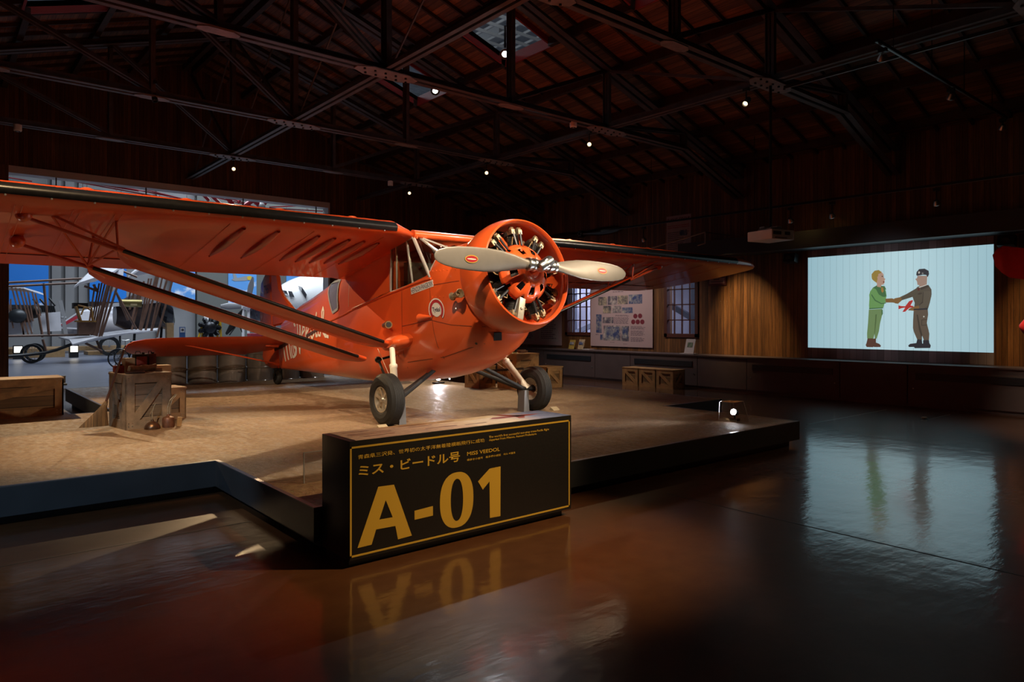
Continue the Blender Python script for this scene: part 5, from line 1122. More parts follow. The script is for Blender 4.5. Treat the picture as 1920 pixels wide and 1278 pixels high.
# floor fitting
q = PX(1733, 785, z=0); t_ = thing('floor_socket', q, 'small brass floor socket on the dark floor in front of the projection', 'floor socket'); MB().lathe([(.001, .03), (.04, .03), (.05, .0)], q, (0, 0, 1), 16).build('socket_lid', BRONZE, t_); MB().lathe([(.05, .0), (.065, .0), (.065, .006), (.05, .01)], q, (0, 0, 1), 16).build('socket_rim', ENGDK, t_)

# red wing of an aircraft at the right edge of the picture
RX = 11.6
def rk(px, py, X=RX): return PX(px, py, X=X)
t_ = thing('red_aircraft', (RX, 2.6, 0), 'bright red aircraft wing and nose poking in at the right edge of the picture', 'aircraft')
REDW = M('red_fabric', (.55, .025, .022), .42, coat=.2, vary=.1); WX1, WY1 = rk(1861, 487), rk(1874, 465)
prof_ = [(0, 0), (.06, .075), (.28, .12), (.62, .07), (.64, .05), (.3, -.02), (.06, -.03)]
tipA = rk(1861, 488); d_ = V((.12, -1.0, -.20)).normalized(); upv = V((-.35, -.05, 1)).normalized(); ch_ = d_.cross(upv).normalized(); ch_ = ch_ if ch_.x < 0 else -ch_
rings = []
for L, sc_ in ((0, .35), (.05, .75), (.12, 1), (.6, 1), (1.2, 1), (2.4, 1)):
    o = tipA+d_*L; rings.append([o+(V((0, 0, 1))*(.22-.72*x)+V((.5, 0, .0))*x)*sc_+upv*y*.6*sc_ for x, y in prof_])
MB().loft(rings).build('wing', REDW, t_, smooth=45)
n0 = rk(1912, 612); rings = []
for f_, r_ in ((0, .03), (.05, .10), (.18, .17), (.6, .24), (1.6, .28)): rings.append([n0+V((.15*f_, -f_, -.02*f_))+V((cos(a_)*r_, 0, sin(a_)*r_)) for a_ in [2*pi*k/24 for k in range(24)]])
MB().loft(rings).build('nose', REDW, t_)
mid = tipA+d_*1.6
for s in (.9, 1.5): MB().tube(tipA+d_*s+V((.2, 0, 0)), n0+V((.15, -s*.9, .1)), .016, n=8).build('wing_strut', REDW, t_)
gz = n0.z-.25; m = MB(); m.tube(n0+V((.1, -.9, -.2)), (n0.x, n0.y-1.0, .32), .02, n=8); m.lathe([(.2, -.05), (.3, -.05), (.32, 0), (.3, .05), (.2, .05), (.2, -.05)], (n0.x, n0.y-1.0, .32), (1, 0, 0), 28); m.build('undercarriage', BLACK, t_)
# ------------------------------------------------------------------ track spotlights, rails, projector, sensors
RAILM = M('lighting_rail', (.03, .035, .038), .35, .5)
def rail(p, q, lab, hang=()):
    t_ = thing('lighting_rail', (V(p)+V(q))/2, lab, 'lighting rail', 'lighting rails')
    MB().bar(p, q, .035, .045).build('rail_profile', RAILM, t_, smooth=0); m = MB()
    d = V(q)-V(p)
    m.bar(V(p)+V((.0, .0, -.024))+d.normalized()*.02, V(q)+V((0, 0, -.024)), .010, .004); m.build('contact_slot', M('rail_slot', (.35, .37, .38), .3, .8) if 'rail_slot' not in bpy.data.materials else bpy.data.materials['rail_slot'], t_, smooth=0)
    for f_ in hang: o = V(p)+d*f_; MB().tube(o, (o.x, o.y, roofz(o.x)-.02), .006, n=6).build('hanger_rod', BLACK, t_)
    return t_
rail((9.16, 3.83, 5.10), (14.4, 3.83, 5.10), 'black lighting rail with halogen lamps at the top right of the picture', (.1, .35, .6, .85))
rail((13.55, 12.6, 3.95), (13.55, 1.5, 3.95), 'long black lighting rail running along the right wall above the projection', (.15, .4, .62, .85))
rail((XC+2*PAN+.12, 5.6, 5.17), (XC+2*PAN+.12, 1.0, 5.17), 'pale conduit rail rising to the top right corner from the projector truss', ())
def lamp(pos, tgt, lab, glow=None, kind=0, top=.12, group=None, sc=1.0):
    """adjustable spotlight hanging `top` below its support"""
    o = V(pos); d = (V(tgt)-o).normalized(); t_ = thing('track_spotlight', o, lab, 'spotlight', group)
    m = MB(); m.box(o+V((0, 0, top)), (.05*sc, .10*sc, .05*sc)); m.tube(o+V((0, 0, top)), o, .010*sc, n=8); m.build('mounting_arm', BLACK, t_)
    if kind == 0: MB().lathe([(.001, -.13), (.035, -.13), (.042, -.10), (.046, .06), (.042, .06), (.036, .02), (.001, .02)], o, d, 18).build('lamp_housing', BLACK, t_)
    else: MB().lathe([(.001, -.05), (.025, -.05), (.04, -.03), (.065, .03), (.062, .035), (.036, -.02), (.001, -.02)], o, d, 18).build('lamp_reflector', ALU if kind == 2 else BLACK, t_)
    r_ = .036 if kind == 0 else .05
    MB().lathe([(.001, .032), (r_, .032), (r_, .022), (.001, .022)], o, d, 16).build('lamp_lens', glow if glow else ENGDK, t_)
    return t_
C = V((0, 0, 1.2))
for pos, tg, lb in (((5.25, 16.0, 4.98), (1.5, 3, 1.5), 'glowing warm spotlight under the truss, above the left wing'), ((9.81, 16.0, 4.98), (3, 5, 1.5), 'brightest glowing warm spotlight, right of the white door frame over the wing root'), ((9.84, 12.7, 4.98), (3, 4, 1.5), 'glowing warm spotlight above and left of the propeller hub'), ((9.77, 9.39, 4.98), (4, 3, 1.2), 'glowing warm spotlight right above the engine cowling, hanging from the truss')):
    lamp(pos, tg, lb, BULBW, 0, .22)
lamp((9.86, 6.08, 5.0), (6, 5.5, 2), 'black spotlight under the projector truss with a lit warm lens', EM('lamp_dim', (1, .72, .4), 4), 0, .2)
p = PX(290, 178, Y=12.5); lamp((p.x, 12.5, p.z-.05), (p.x+.15, 12.1, 4), 'long black unlit spotlight hanging from the truss at upper left', None, 0, .25)
HAL = EM('halogen', (1, .75, .4), 8)
for px_, lb, g in ((1655, 'lit halogen lamp at the left end of the top right rail', HAL), (1783, 'lit halogen lamp in the middle of the top right rail', HAL), (1880, 'unlit grey lamp at the right end of the top right rail', None)):
    q = PX(px_, {1655: 107, 1783: 180, 1880: 238}[px_], Y=3.83); lamp(q, q+V((.5, .25, -.5)), lb, g, 2, 5.02-q.z)
for px_, py_, lb, g in ((1207, 449, 'small unlit lamp at the left end of the long wall rail', None), (1482, 413, 'small glowing lamp on the wall rail right of the white projector', EM('lamp_gold', (1, .65, .2), 10)), (1560, 404, 'small unlit lamp on the wall rail above the left of the projection', None), (1756, 380, 'small unlit lamp on the wall rail above the right of the projection', None)):
    q = PX(px_, py_, X=13.55); lamp(q, q+V((.6, 0, -.8)), lb, g, 2, max(.03, 3.875-q.z))
BULBR = EM('roof_lamp_white', (.95, .98, 1), 9)
# cool floodlights in the roof openings
for q, tg, lb in ((PX(947, 101, Y=10.3), (6.5, 6.5, 1.5), 'dazzling white floodlight in the roof opening at top centre'), (PX(816, 170, Y=13.5), (8.0, 13.6, 0), 'dazzling white floodlight in the farther roof opening')):
    d = (V((0, 0, EYE))-q).normalized(); d = (d+V((0, 0, -.6))).normalized(); t_ = thing('roof_floodlight', q, lb, 'floodlight')
    MB().lathe([(.001, -.16), (.06, -.16), (.09, -.05), (.105, .02), (.10, .02), (.001, .0)], q, d, 20).build('lamp_housing', BLACK, t_); MB().lathe([(.001, .012), (.098, .012), (.098, .0), (.001, .0)], q, d, 20).build('lamp_lens', BULBR, t_)
    MB().bar(q-d*.1, V((q.x, q.y, max(q.z+.05, roofz(q.x)-.02))), .03, .03).build('bracket', BLACK, t_, smooth=0)
    spot('roof_flood', tuple(q+d*.06), tg, 450, (.9, .95, 1), 52, .6, .06)
# white cylinder sensors hanging from trusses
for px_, py_, Y, lb in ((1075, 233, 9.2, 'white cylindrical sensor hanging left of the warm spotlight over the engine'), (732, 344, 15.9, 'white cylindrical sensor left of the brightest warm spotlight'), (33, 240, 15.9, 'white cylindrical sensor at the far left under the truss')):
    q = PX(px_, py_, Y=Y); t_ = thing('ceiling_sensor', q, lb, 'sensor'); MB().lathe([(.001, -.06), (.055, -.06), (.068, -.045), (.068, .06), (.05, .07), (.001, .07)], q, (0, 0, 1), 20).build('sensor_body', WHITE, t_); MB().tube(q+V((0, 0, .06)), (q.x, q.y, CZ-.06), .012, n=8).build('sensor_stem', BLACK, t_); MB().lathe([(.02, -.066), (.045, -.066), (.045, -.06)], q, (0, 0, 1), 14).build('sensor_grille', ENGDK, t_)
# projector on its pole
q = PX(1434, 441, Y=5.76); ctr = V((XC+2*PAN, 5.76, q.z)); t_ = thing('projector', ctr, 'white ceiling projector hanging on a thin dark pole from the truss', 'projector'); Rq = Matrix.Rotation(radians(-14), 3, 'Z')
MB().box(ctr, (.46, .50, .15), Rq).build('projector_body', WHITE, t_, bevel=.015)
m = MB(); m.box(ctr+V((0, 0, .095)), (.26, .26, .03), Rq); m.box(ctr+V((0, 0, .125)), (.36, .10, .02), Rq); m.box(ctr+V((0, 0, .125)), (.10, .36, .02), Rq); m.build('ceiling_bracket', GREYFR, t_, smooth=0)
MB().tube(ctr+V((0, 0, .12)), (ctr.x, ctr.y, CZ-.08), .022, n=10).build('hanging_pole', BLACK, t_)
m = MB()
for i in range(14): m.box(ctr+Rq @ V((-.2+.012*i, -.252, .02)), (.005, .006, .05), Rq)
for i in range(8): m.box(ctr+Rq @ V((.04+.014*i, -.252, .02)), (.006, .006, .05), Rq)
for i in range(10): m.box(ctr+Rq @ V((-.16+.026*i, -.252, -.05)), (.014, .006, .012), Rq)
m.build('vent_slots', BLACK, t_, smooth=0)
MB().tube(ctr+Rq @ V((.22, .1, 0)), ctr+Rq @ V((.27, .1, -.005)), .045, n=16).build('projector_lens', BLACK, t_)
# ------------------------------------------------------------------ museum hall seen through the hangar door
HY = 48.0
def A(px, py, Y): return PX(px, py, Y=Y)
HF = NT('hall_floor_boards'); p = HF.pos((1.2, 14, 1)); n_ = HF.noise(p, 2, 5, .6); HF.base(HF.ramp(n_, (.35, (.09, .095, .12)), (.65, (.20, .21, .25)))); HF.set(Roughness=.35)
struct(MB().b2((-8, BY, -.1), (44, HY, -.001)), 'floor_hall', HF.mat)
WLT = M('hall_wall_light', (.21, .21, .215), .6, vary=.08, scale=.6); WGR = M('hall_wall_grey', (.11, .114, .104), .6, vary=.06, scale=.5)
xb = A(366, 600, HY).x
struct(MB().b2((-8, HY, 0), (xb, HY+.3, 14.2)), 'wall_hall_light', WLT, smooth=0); struct(MB().b2((xb, HY-.4, 0), (44, HY+.3, 14.2)), 'wall_hall_grey', WGR, smooth=0)
struct(MB().b2((-8.3, BY, 0), (-8, HY, 14.2)), 'wall_hall_left', WLT, smooth=0); struct(MB().b2((44, BY, 0), (44.3, HY, 14.2)), 'wall_hall_right', WGR, smooth=0)
for i, x in enumerate((105, 130, 155, 300)):
    a = A(x, 600, HY-.1); struct(MB().b2((a.x-.22, HY-.25, 0), (a.x+.22, HY, 14)), 'trim_%d' % (20+i), WLT, smooth=0)
def sky_mat(nm, base, cl, y0, sc, lo):
    t = NT(nm); n = t.noise(t.pos((1, 1, 1.3)), sc, 7, .62); sx = t.n('ShaderNodeSeparateXYZ'); t.l(t.pos(), sx.inputs[0])
    f = t.math('ADD', n, t.math('MULTIPLY', t.math('SUBTRACT', y0, sx.outputs[2]), .16)); t.base(t.ramp(f, (lo, base), (lo+.10, cl))); t.set(Roughness=.4); return t.mat
SKY1 = sky_mat('banner_blue_sky', (.012, .20, .70), (.75, .82, .9), 2.6, .9, .58); SKY2 = sky_mat('banner_cloudy_sky', (.10, .30, .66), (.70, .74, .80), 3.6, .8, .50)
def banner(x0, y0, x1, y1, mat, lab, Y=HY-.46):
    a = A(x0, y1, Y); b = A(x1, y0, Y); t_ = thing('sky_banner', ((a.x+b.x)/2, Y, a.z), lab, 'banner', 'sky banners in the far hall')
    MB().b2((a.x, Y, a.z), (b.x, Y+.04, b.z)).build('banner_sheet', mat, t_, smooth=0); MB().b2((a.x-.05, Y-.01, b.z-.04), (b.x+.05, Y+.05, b.z+.08)).build('banner_bar', GREYFR, t_, smooth=0)
    for x_ in (a.x+.1, b.x-.1): MB().tube((x_, Y+.02, b.z), (x_, Y+.02, 14.2), .01, n=5).build('hanging_cord', GREYFR, t_)
    return t_, a, b
banner(17, 440, 91, 571, SKY1, 'blue sky banner at the far left of the museum hall'); banner(168, 440, 237, 565, SKY1, 'blue sky banner behind the white wing of the pioneer biplane')
banner(321, 440, 366, 562, SKY2, 'cloudy sky banner right of the slanting brown struts'); t_, a, b = banner(428, 440, 481, 572, SKY2, 'cloudy sky banner with a grey aeroplane printed on it')
m = MB(); yy = HY-.47
m.prism([A(x_, y_, yy) for x_, y_ in ((434, 524), (438, 522), (436, 511), (441, 513), (445, 521), (462, 517), (471, 519), (471, 524), (460, 526), (440, 527))], (0, -1, 0), .012); m.build('printed_aeroplane', M('banner_grey', (.25, .26, .27), .5), t_); MB().prism([A(468+5*cos(k*pi/8), 521+4*sin(k*pi/8), HY-.485) for k in range(16)], (0, -1, 0), .01).build('printed_nose', M('banner_yellow', (.55, .38, .03), .5), t_)
banner(537, 440, 583, 537, SKY2, 'pale blue banner above the white airliner nose')
# low tan plinths and lit floor boxes
PLW = M('plinth_plywood', (.36, .22, .10), .5, vary=.15)
for x0, x1, y0, y1, Y, lb in ((-20, 122, 652, 667, 37.0, 'long low tan plinth behind the biplane wheels'), (165, 330, 655, 664, 38.5, 'low tan plinth behind the bicycle wheels'), (10, 322, 646, 657, 45, 'long tan skirting plinth along the far wall of the hall')):
    a = A(x0, y1, Y); b = A(x1, y0, Y); MB().b2((a.x, Y, 0), (b.x, Y+1.2, max(.15, b.z))).build('exhibit_plinth', PLW, smooth=0, bevel=.01, label=lb, category='plinth')
for x0, x1, y, Y, lb in ((10, 123, 712, 20.6, 'pale plywood barrier lying behind the long low crate'), (205, 318, 705, 21.6, 'pale plywood barrier behind the tall crate')):
    a = A(x0, y, Y); b = A(x1, y, Y); t_ = thing('plywood_barrier', ((a.x+b.x)/2, Y, 0), lb, 'barrier'); m = MB(); m.b2((a.x, Y, 0), (b.x, Y+.04, .20)); m.b2((a.x, Y-.05, .20), (b.x, Y+.09, .22)); m.build('board', M('barrier_ply', (.42, .30, .17), .5) if 'barrier_ply' not in bpy.data.materials else bpy.data.materials['barrier_ply'], t_, smooth=0)
    MB().b2((b.x-.1, Y-.25, 0), (b.x, Y+.25, .04)).build('foot', bpy.data.materials['barrier_ply'], t_, smooth=0)
LITB = EM('lit_box', (1, .9, .72), 2.2)
for x, y, lb in ((34, 655, 'lit white floor box left of the biplane wheels'), (139, 654, 'lit white floor box under the biplane lower wing')):
    q = A(x, y, 36.0); t_ = thing('floor_lamp_box', (q.x, 36, 0), lb, 'floor lamp'); MB().b2((q.x-.17, 36, .01), (q.x+.17, 36.25, q.z+.17)).build('lamp_case', BLACK, t_, smooth=0); MB().b2((q.x-.14, 35.99, q.z-.13), (q.x+.14, 36, q.z+.13)).build('lamp_face', LITB, t_, smooth=0)

# pioneer biplane: white wings, brown struts, spoked wheels
BWD = M('biplane_spruce', (.17, .09, .06), .5, vary=.3, scale=3); LINEN = M('white_linen', (.62, .62, .66), .6, vary=.06, scale=2); TIREB = M('black_tyre', (.012, .014, .016), .5)
root = A(185, 640, 32); bp = thing('pioneer_biplane', (root.x, 32, 0), 'early biplane with white wings and a thicket of slanting brown struts beyond the hangar door', 'aeroplane')
def sheet(mb, pts, th=.05): mb.prism(pts, (0, 0, 1), th)
w = MB(); sheet(w, [A(138, 541, 31), A(150, 533, 31), A(178, 528, 31), A(212, 513, 31), A(234, 498, 32), A(228, 494, 33), A(200, 500, 33.5), A(165, 515, 33)], .08); sheet(w, [A(205, 510, 31.5), A(232, 505, 31.5), A(230, 530, 31.3), A(205, 552, 31.3)], .03)
w.build('upper_wing', LINEN, bp, smooth=0)
w = MB(); sheet(w, [A(240, 520, 33), A(268, 503, 33), A(320, 506, 33), A(345, 505, 34.5), A(335, 501, 36), A(262, 500, 36)], .08); w.build('upper_wing', LINEN, bp, smooth=0)
w = MB(); sheet(w, [A(110, 634, 31.5), A(130, 639, 31), A(136, 648, 30.6), A(186, 634, 30.8), A(235, 627, 31.4), A(292, 621, 32.4), A(298, 617, 34), A(240, 620, 34), A(185, 627, 33.4), A(140, 633, 33.2)], .06); w.build('lower_wing', LINEN, bp, smooth=0)
k = 0
for xt, yt, xb_, yb_, Y in ((178, 533, 164, 628, 31.2), (186, 531, 168, 627, 31.4), (191, 530, 171, 628, 31.6), (197, 529, 174, 628, 31.2), (203, 528, 177, 629, 31.0), (207, 526, 181, 630, 31.2), (213, 525, 186, 632, 30.9), (222, 530, 190, 630, 30.9),
        (247, 535, 238, 575, 33.6), (254, 537, 243, 580, 33.4), (262, 540, 247, 600, 33.4), (270, 527, 247, 618, 32.6), (279, 522, 261, 618, 32.6), (284, 522, 264, 618, 32.4), (293, 518, 264, 619, 32.2), (297, 517, 273, 619, 32.2), (306, 512, 283, 620, 32.0), (318, 508, 284, 620, 32.0), (328, 508, 294, 632, 31.8)):
    MB().bar(A(xt, yt, Y), A(xb_, yb_, Y), .05, .075).build('wing_strut', BWD, bp, smooth=0)
for pts in (((216, 545, 31), (256, 617, 31.5)), ((219, 550, 31.3), (240, 600, 31.6)), ((8, 530, 32.5), (168, 521, 32.5)), ((8, 537, 31.6), (168, 529, 31.6)), ((8, 630, 31.6), (168, 627, 31.6)), ((82, 531, 31.6), (92, 630, 31.6)), ((72, 588, 32.5), (80, 632, 32.5)), ((158, 536, 31.4), (184, 546, 31.4)), ((175, 533, 31.4), (184, 548, 31.4)), ((80, 636, 32), (87, 660, 32)), ((160, 643, 31), (191, 658, 31)), ((181, 637, 31.2), (191, 662, 31.2)), ((230, 508, 31.6), (257, 519, 31.6))):
    MB().tube(A(*pts[0]), A(*pts[1]), .045, n=6).build('boom', BWD, bp)
m = MB(); m.path([A(-5, 669, 31.4), A(40, 666, 31.4), A(85, 661, 31.4), A(105, 656, 31.3), A(135, 645, 31.2)], .06, 6); m.build('landing_skid', BLACK, bp)
def spoked(c, r, parent, nm='spoked_wheel', tr=.05, mt=None):
    m = MB(); m.lathe([(r-tr, -tr*.6), (r, -tr*.7), (r+.01, 0), (r, tr*.7), (r-tr, tr*.6), (r-tr, -tr*.6)], c, (.28, 1, 0), 32)
    w_ = m.build(nm, mt or TIREB, parent); s_ = MB(); ax_ = V((.28, 1, 0)).normalized()
    for i in range(14): a_ = 2*pi*i/14; u = V((0, 0, 1))*cos(a_)+ax_.cross(V((0, 0, 1)))*sin(a_); s_.tube(V(c)+ax_*.05*(-1)**i, V(c)+u*(r-tr*.8), .006, n=4)
    s_.tube(V(c)-ax_*.09, V(c)+ax_*.09, .035, n=10); s_  .build('spokes', GREYFR, w_, kind='stuff')
for px_, py_, Y in ((59, 661, 31.9), (66, 657, 33.0)): q = A(px_, py_, Y); spoked((q.x, q.y, .37), .36, bp, tr=.085)
m = MB(); q0 = A(59, 661, 31.9); m.tube((q0.x, 31.9, .37), (q0.x+.3, 33, .37), .03); m.build('wheel_axle', BLACK, bp)
# wicker pilot seat
WICK = M('wicker', (.38, .20, .05), .6, vary=.3, scale=14); m = MB(); s0 = A(160, 602, 31.2); m.box(s0, (.66, .5, .06)); m.bar(A(142, 574, 31.2), A(151, 602, 31.2), .46, .05); m.path([A(152, 590, 30.9), A(158, 576, 30.9), A(172, 576, 30.9), A(175, 600, 30.9)], .03, 6); m.path([A(146, 572, 31.2), A(160, 575, 31.2), A(171, 582, 31.3), A(173, 600, 31.3)], .03, 6); m.build('pilot_seat', WICK, bp, smooth=0)
m = MB(); m.b2((s0.x-.25, 31.0, s0.z-.5), (s0.x+.3, 31.4, s0.z)); m.build('seat_frame', BWD, bp, smooth=0)
m = MB(); q = A(150, 573, 32.2); m.box(q, (.5, .4, .22)); m.build('fuel_tank', BLACK, bp, smooth=0)
m = MB(); m.lathe([(.001, -.4), (.16, -.4), (.17, .4), (.001, .4)], A(245, 568, 32.6), (1, 0, 0), 18); m.build('brass_tank', M('brass_tank', (.20, .16, .06), .35, .7), bp); MB().box(A(251, 571, 32.1), (.24, .05, .08)).build('painted_tank_gleam', M('painted_gleam_brass', (.8, .7, .4), .3, .6), bp, smooth=0)  # the tank's gleam is painted as a pale raised box
# second early machine at the left edge
sb = thing('strut_framed_aeroplane', (A(50, 620, 36).x, 36, 0), 'second early aeroplane with brown struts and dark radiator at the left of the opening', 'aeroplane')
for xt, yt, xb_, yb_ in ((22, 538, 45, 628), (29, 539, 53, 628), (37, 540, 60, 626), (44, 542, 58, 600), (52, 544, 62, 602), (60, 546, 70, 590), (66, 550, 76, 592), (14, 560, 25, 615), (20, 560, 20, 585), (44, 628, 42, 590)): MB().bar(A(xt, yt, 36), A(xb_, yb_, 36), .055, .055).build('wing_strut', BWD, sb, smooth=0)
for i in range(8): MB().tube(A(78+i*3.6, 585, 37), A(76+i*3.4, 573, 37), .04, n=5).build('exhaust_stack', BLACK, sb)
for x, y in ((62, 560), (75, 560), (92, 559)): MB().tube(A(x, y, 37), A(x+12, y+14, 37), .045, n=6).build('exhaust_stack', BLACK, sb)
m = MB(); m.b2((A(20, 602, 36.2).x, 36.2, A(20, 604, 36.2).z), (A(58, 602, 36.2).x, 36.8, A(20, 578, 36.2).z)); m.build('engine_bearer', M('bearer_brown', (.11, .055, .032), .5), sb, smooth=0); MB().ball(A(33, 592, 36.0), .34, 14, (1.0, .7, .9)).build('radiator', M('radiator_dark', (.03, .035, .04), .4, .3), sb); MB().ball(A(63, 584, 36.4), .30, 12).build('engine_case', ENGDK, sb)
m = MB(); m.prism([A(9, 595, 36.6), A(60, 597, 36.6), A(62, 622, 36.6), A(9, 628, 36.6)], (0, 1, 0), .05); m.build('linen_panel', LINEN, sb, smooth=0); m = MB(); m.prism([A(75, 588, 37.4), A(113, 584, 37.4), A(115, 620, 37.4), A(75, 622, 37.4)], (0, 1, 0), .05); m.build('linen_panel', LINEN, sb, smooth=0)
m = MB(); m.prism([A(8, 539, 36), A(45, 541, 36), A(82, 553, 37), A(75, 550, 38), A(8, 543, 38)], (0, 0, 1), .06); m.build('upper_wing', LINEN, sb, smooth=0)
m = MB(); m.lathe([(.001, -.05), (.13, -.05), (.10, .2), (.001, .25)], A(118, 595, 38), (-.4, -1, 0), 16); m.bar(A(113, 563, 37.8), A(120, 594, 37.8), .16, .03); m.bar(A(118, 596, 37.8), A(124, 628, 37.8), .16, .03); m.build('propeller', GREYFR, sb)
# white-winged trainer behind, with a red stripe
tr_ = thing('striped_glider', (A(140, 600, 41).x, 41, 0), 'pale aeroplane with a red striped wing standing behind the wicker pilot seat', 'aeroplane')
MB().prism([A(105, 615, 40), A(145, 588, 40), A(190, 575, 43), A(230, 580, 45), A(232, 600, 44), A(160, 618, 41)], (0, 0, 1), .08).build('wing', LINEN, tr_, smooth=0); MB().bar(A(116, 610, 39.7), A(148, 592, 39.7), .05, .14).build('red_stripe', M('stripe_red', (.40, .02, .04), .5), tr_, smooth=0)
m = MB(); m.loft([[A(x, y, 42)+V((0, cos(a_)*r, sin(a_)*r)) for a_ in [2*pi*k/14 for k in range(14)]] for x, y, r in ((120, 618, .1), (135, 616, .5), (200, 606, .6), (260, 612, .4), (292, 616, .1))]); m.build('fuselage', M('glider_grey', (.40, .38, .40), .4), tr_)
for x in (135, 225): q = A(x, 625, 42); MB().tube((q.x, 42, 0), (q.x, 42, q.z), .05).build('undercarriage_leg', BLACK, tr_)
# dark aircraft nose and engine right of the struts
da = thing('dark_monoplane', (A(300, 600, 38).x, 38, 0), 'dark old aeroplane with rounded black cowling right of the slanting struts', 'aeroplane')
m = MB(); m.loft([[A(x, y, 38)+V((0, cos(a_)*r, sin(a_)*r)) for a_ in [2*pi*k/18 for k in range(18)]] for x, y, r in ((215, 590, .5), (240, 588, .85), (275, 582, .95), (300, 580, .95), (316, 592, .7), (325, 604, .2))]); m.build('fuselage', M('dark_doped_brown', (.055, .035, .032), .35, vary=.2), da)
m = MB(); m.loft([[A(x, y, 37.2)+V((0, cos(a_)*r, sin(a_)*r)) for a_ in [2*pi*k/18 for k in range(18)]] for x, y, r in ((298, 575, .5), (308, 582, .65), (320, 590, .55), (326, 600, .2))]); m.build('cowling', M('cowl_black', (.012, .012, .016), .2, coat=.6), da)
MB().prism([A(200, 569, 37), A(310, 561, 37), A(312, 566, 37), A(200, 576, 37)], (0, 1, 0), 1.2).build('wing', M('dark_wing_pale_under', (.42, .42, .45), .4), da, smooth=0)
for x in (250, 300): q = A(x, 620, 37.6); MB().tube((q.x, 37.6, .1), A(x+4, 600, 37.8), .06).build('undercarriage_leg', BLACK, da)
q = A(205, 636, 37.2); spoked((q.x, 37.2, .45), .45, da, 'main_wheel', .15)
MB().b2((A(313, 600, 34).x, 34, 0), (A(326, 600, 34).x, 34.3, A(313, 605, 34).z)).build('wooden_post', PLW, smooth=0, bevel=.01, label='tan wooden post standing right of the dark cowling', category='post')
# bicycle beside the tall crate
bc = thing('bicycle', (A(225, 680, 26.5).x, 26.5, 0), 'old bicycle with thin black wheels standing behind the broom handle', 'bicycle')
for px_, Y in ((223, 26.5), (234, 26.9), (262, 26.3)): q = A(px_, 674, Y); spoked((q.x, Y, .34), .33, bc, 'wheel', .035, M('bicycle_tyre', (.015, .022, .030), .4) if 'bicycle_tyre' not in bpy.data.materials else bpy.data.materials['bicycle_tyre'])
m = MB(); c1 = A(223, 674, 26.5); c2 = A(262, 674, 26.3); c1.z = c2.z = .34; t0 = c1.lerp(c2, .3)+V((0, 0, .42)); t1 = c1.lerp(c2, .72)+V((0, 0, .45))
for a_, b_ in ((c1, t0), (t0, t1), (c2, t1), (t0, c1.lerp(c2, .5)), (c1.lerp(c2, .5), t1), (c1.lerp(c2, .5), c2)): m.tube(a_, b_, .014, n=6)
m.build('frame', BLACK, bc); m = MB(); m.tube(t0, t0+V((0, 0, .18)), .012); m.path([t0+V((-.15, -.15, .2)), t0+V((0, 0, .18)), t0+V((.15, .15, .2))], .012, 6); m.build('handlebar', ALU, bc); MB().ball(t1+V((0, 0, .1)), .09, 10, (1.4, .8, .5)).build('saddle', BLACK, bc)
# museum engine on a yellow stand, direction sign
en = thing('radial_engine', (A(393, 630, 33).x, 33, 0), 'black radial engine mounted on a yellow steel stand in the far hall', 'aero engine'); c = A(393, 614, 33)
m = MB(); m.ball(c, .30, 14)
for i in range(9): a_ = 2*pi*i/9; u = V((cos(a_), 0, sin(a_))); m.lathe([(.1, .2)]+[(.10+.02*(j % 2), .26+.025*j) for j in range(9)]+[(.06, .50)], c, u, 10)
m.build('engine_block', M('black_engine', (.02, .02, .024), .35, .5, vary=.5, scale=9), en)
m = MB(); YS = M('stand_yellow', (.62, .38, .02), .45)
for a_, b_ in (((379, 610, 33), (369, 632, 33)), ((379, 610, 33.3), (379, 634, 33)), ((413, 598, 33), (415, 633, 33)), ((415, 612, 33), (402, 632, 33)), ((413, 598, 33), (410, 600, 33))): p0, p1 = A(*a_), A(*b_); m.tube(p0, (p1.x, p1.y, max(.0, p1.z-.3)), .045, n=8)
m.build('stand', YS, en)
q = A(342, 622, 30); t_ = thing('direction_sign', (q.x, 30, 0), 'small blue and white sign board left of the black radial engine', 'sign'); MB().b2((q.x-.11, 30, q.z-.22), (q.x+.11, 30.03, q.z+.20)).build('sign_board', M('sign_blue', (.06, .16, .40), .5), t_, smooth=0); MB().b2((q.x-.085, 29.99, q.z-.02), (q.x+.085, 30, q.z+.17)).build('sign_face', WHITE, t_, smooth=0); MB().prism([(q.x-.05, 29.985, q.z+.06), (q.x+.0, 29.985, q.z+.06), (q.x, 29.985, q.z+.02), (q.x+.06, 29.985, q.z+.08), (q.x, 29.985, q.z+.14), (q.x, 29.985, q.z+.10), (q.x-.05, 29.985, q.z+.10)], (0, -1, 0), .002).build('arrow', BLACK, t_, smooth=0); MB().b2((q.x-.02, 30.0, 0), (q.x+.02, 30.04, q.z-.2)).build('sign_post', GREYFR, t_, smooth=0)
q = A(387, 597, HY-.44); MB().b2((q.x-.15, HY-.45, q.z-.15), (q.x+.15, HY-.4, q.z+.15)).build('wall_notice', WHITE, smooth=0, label='small white notice on the grey wall above the black radial engine', category='notice')
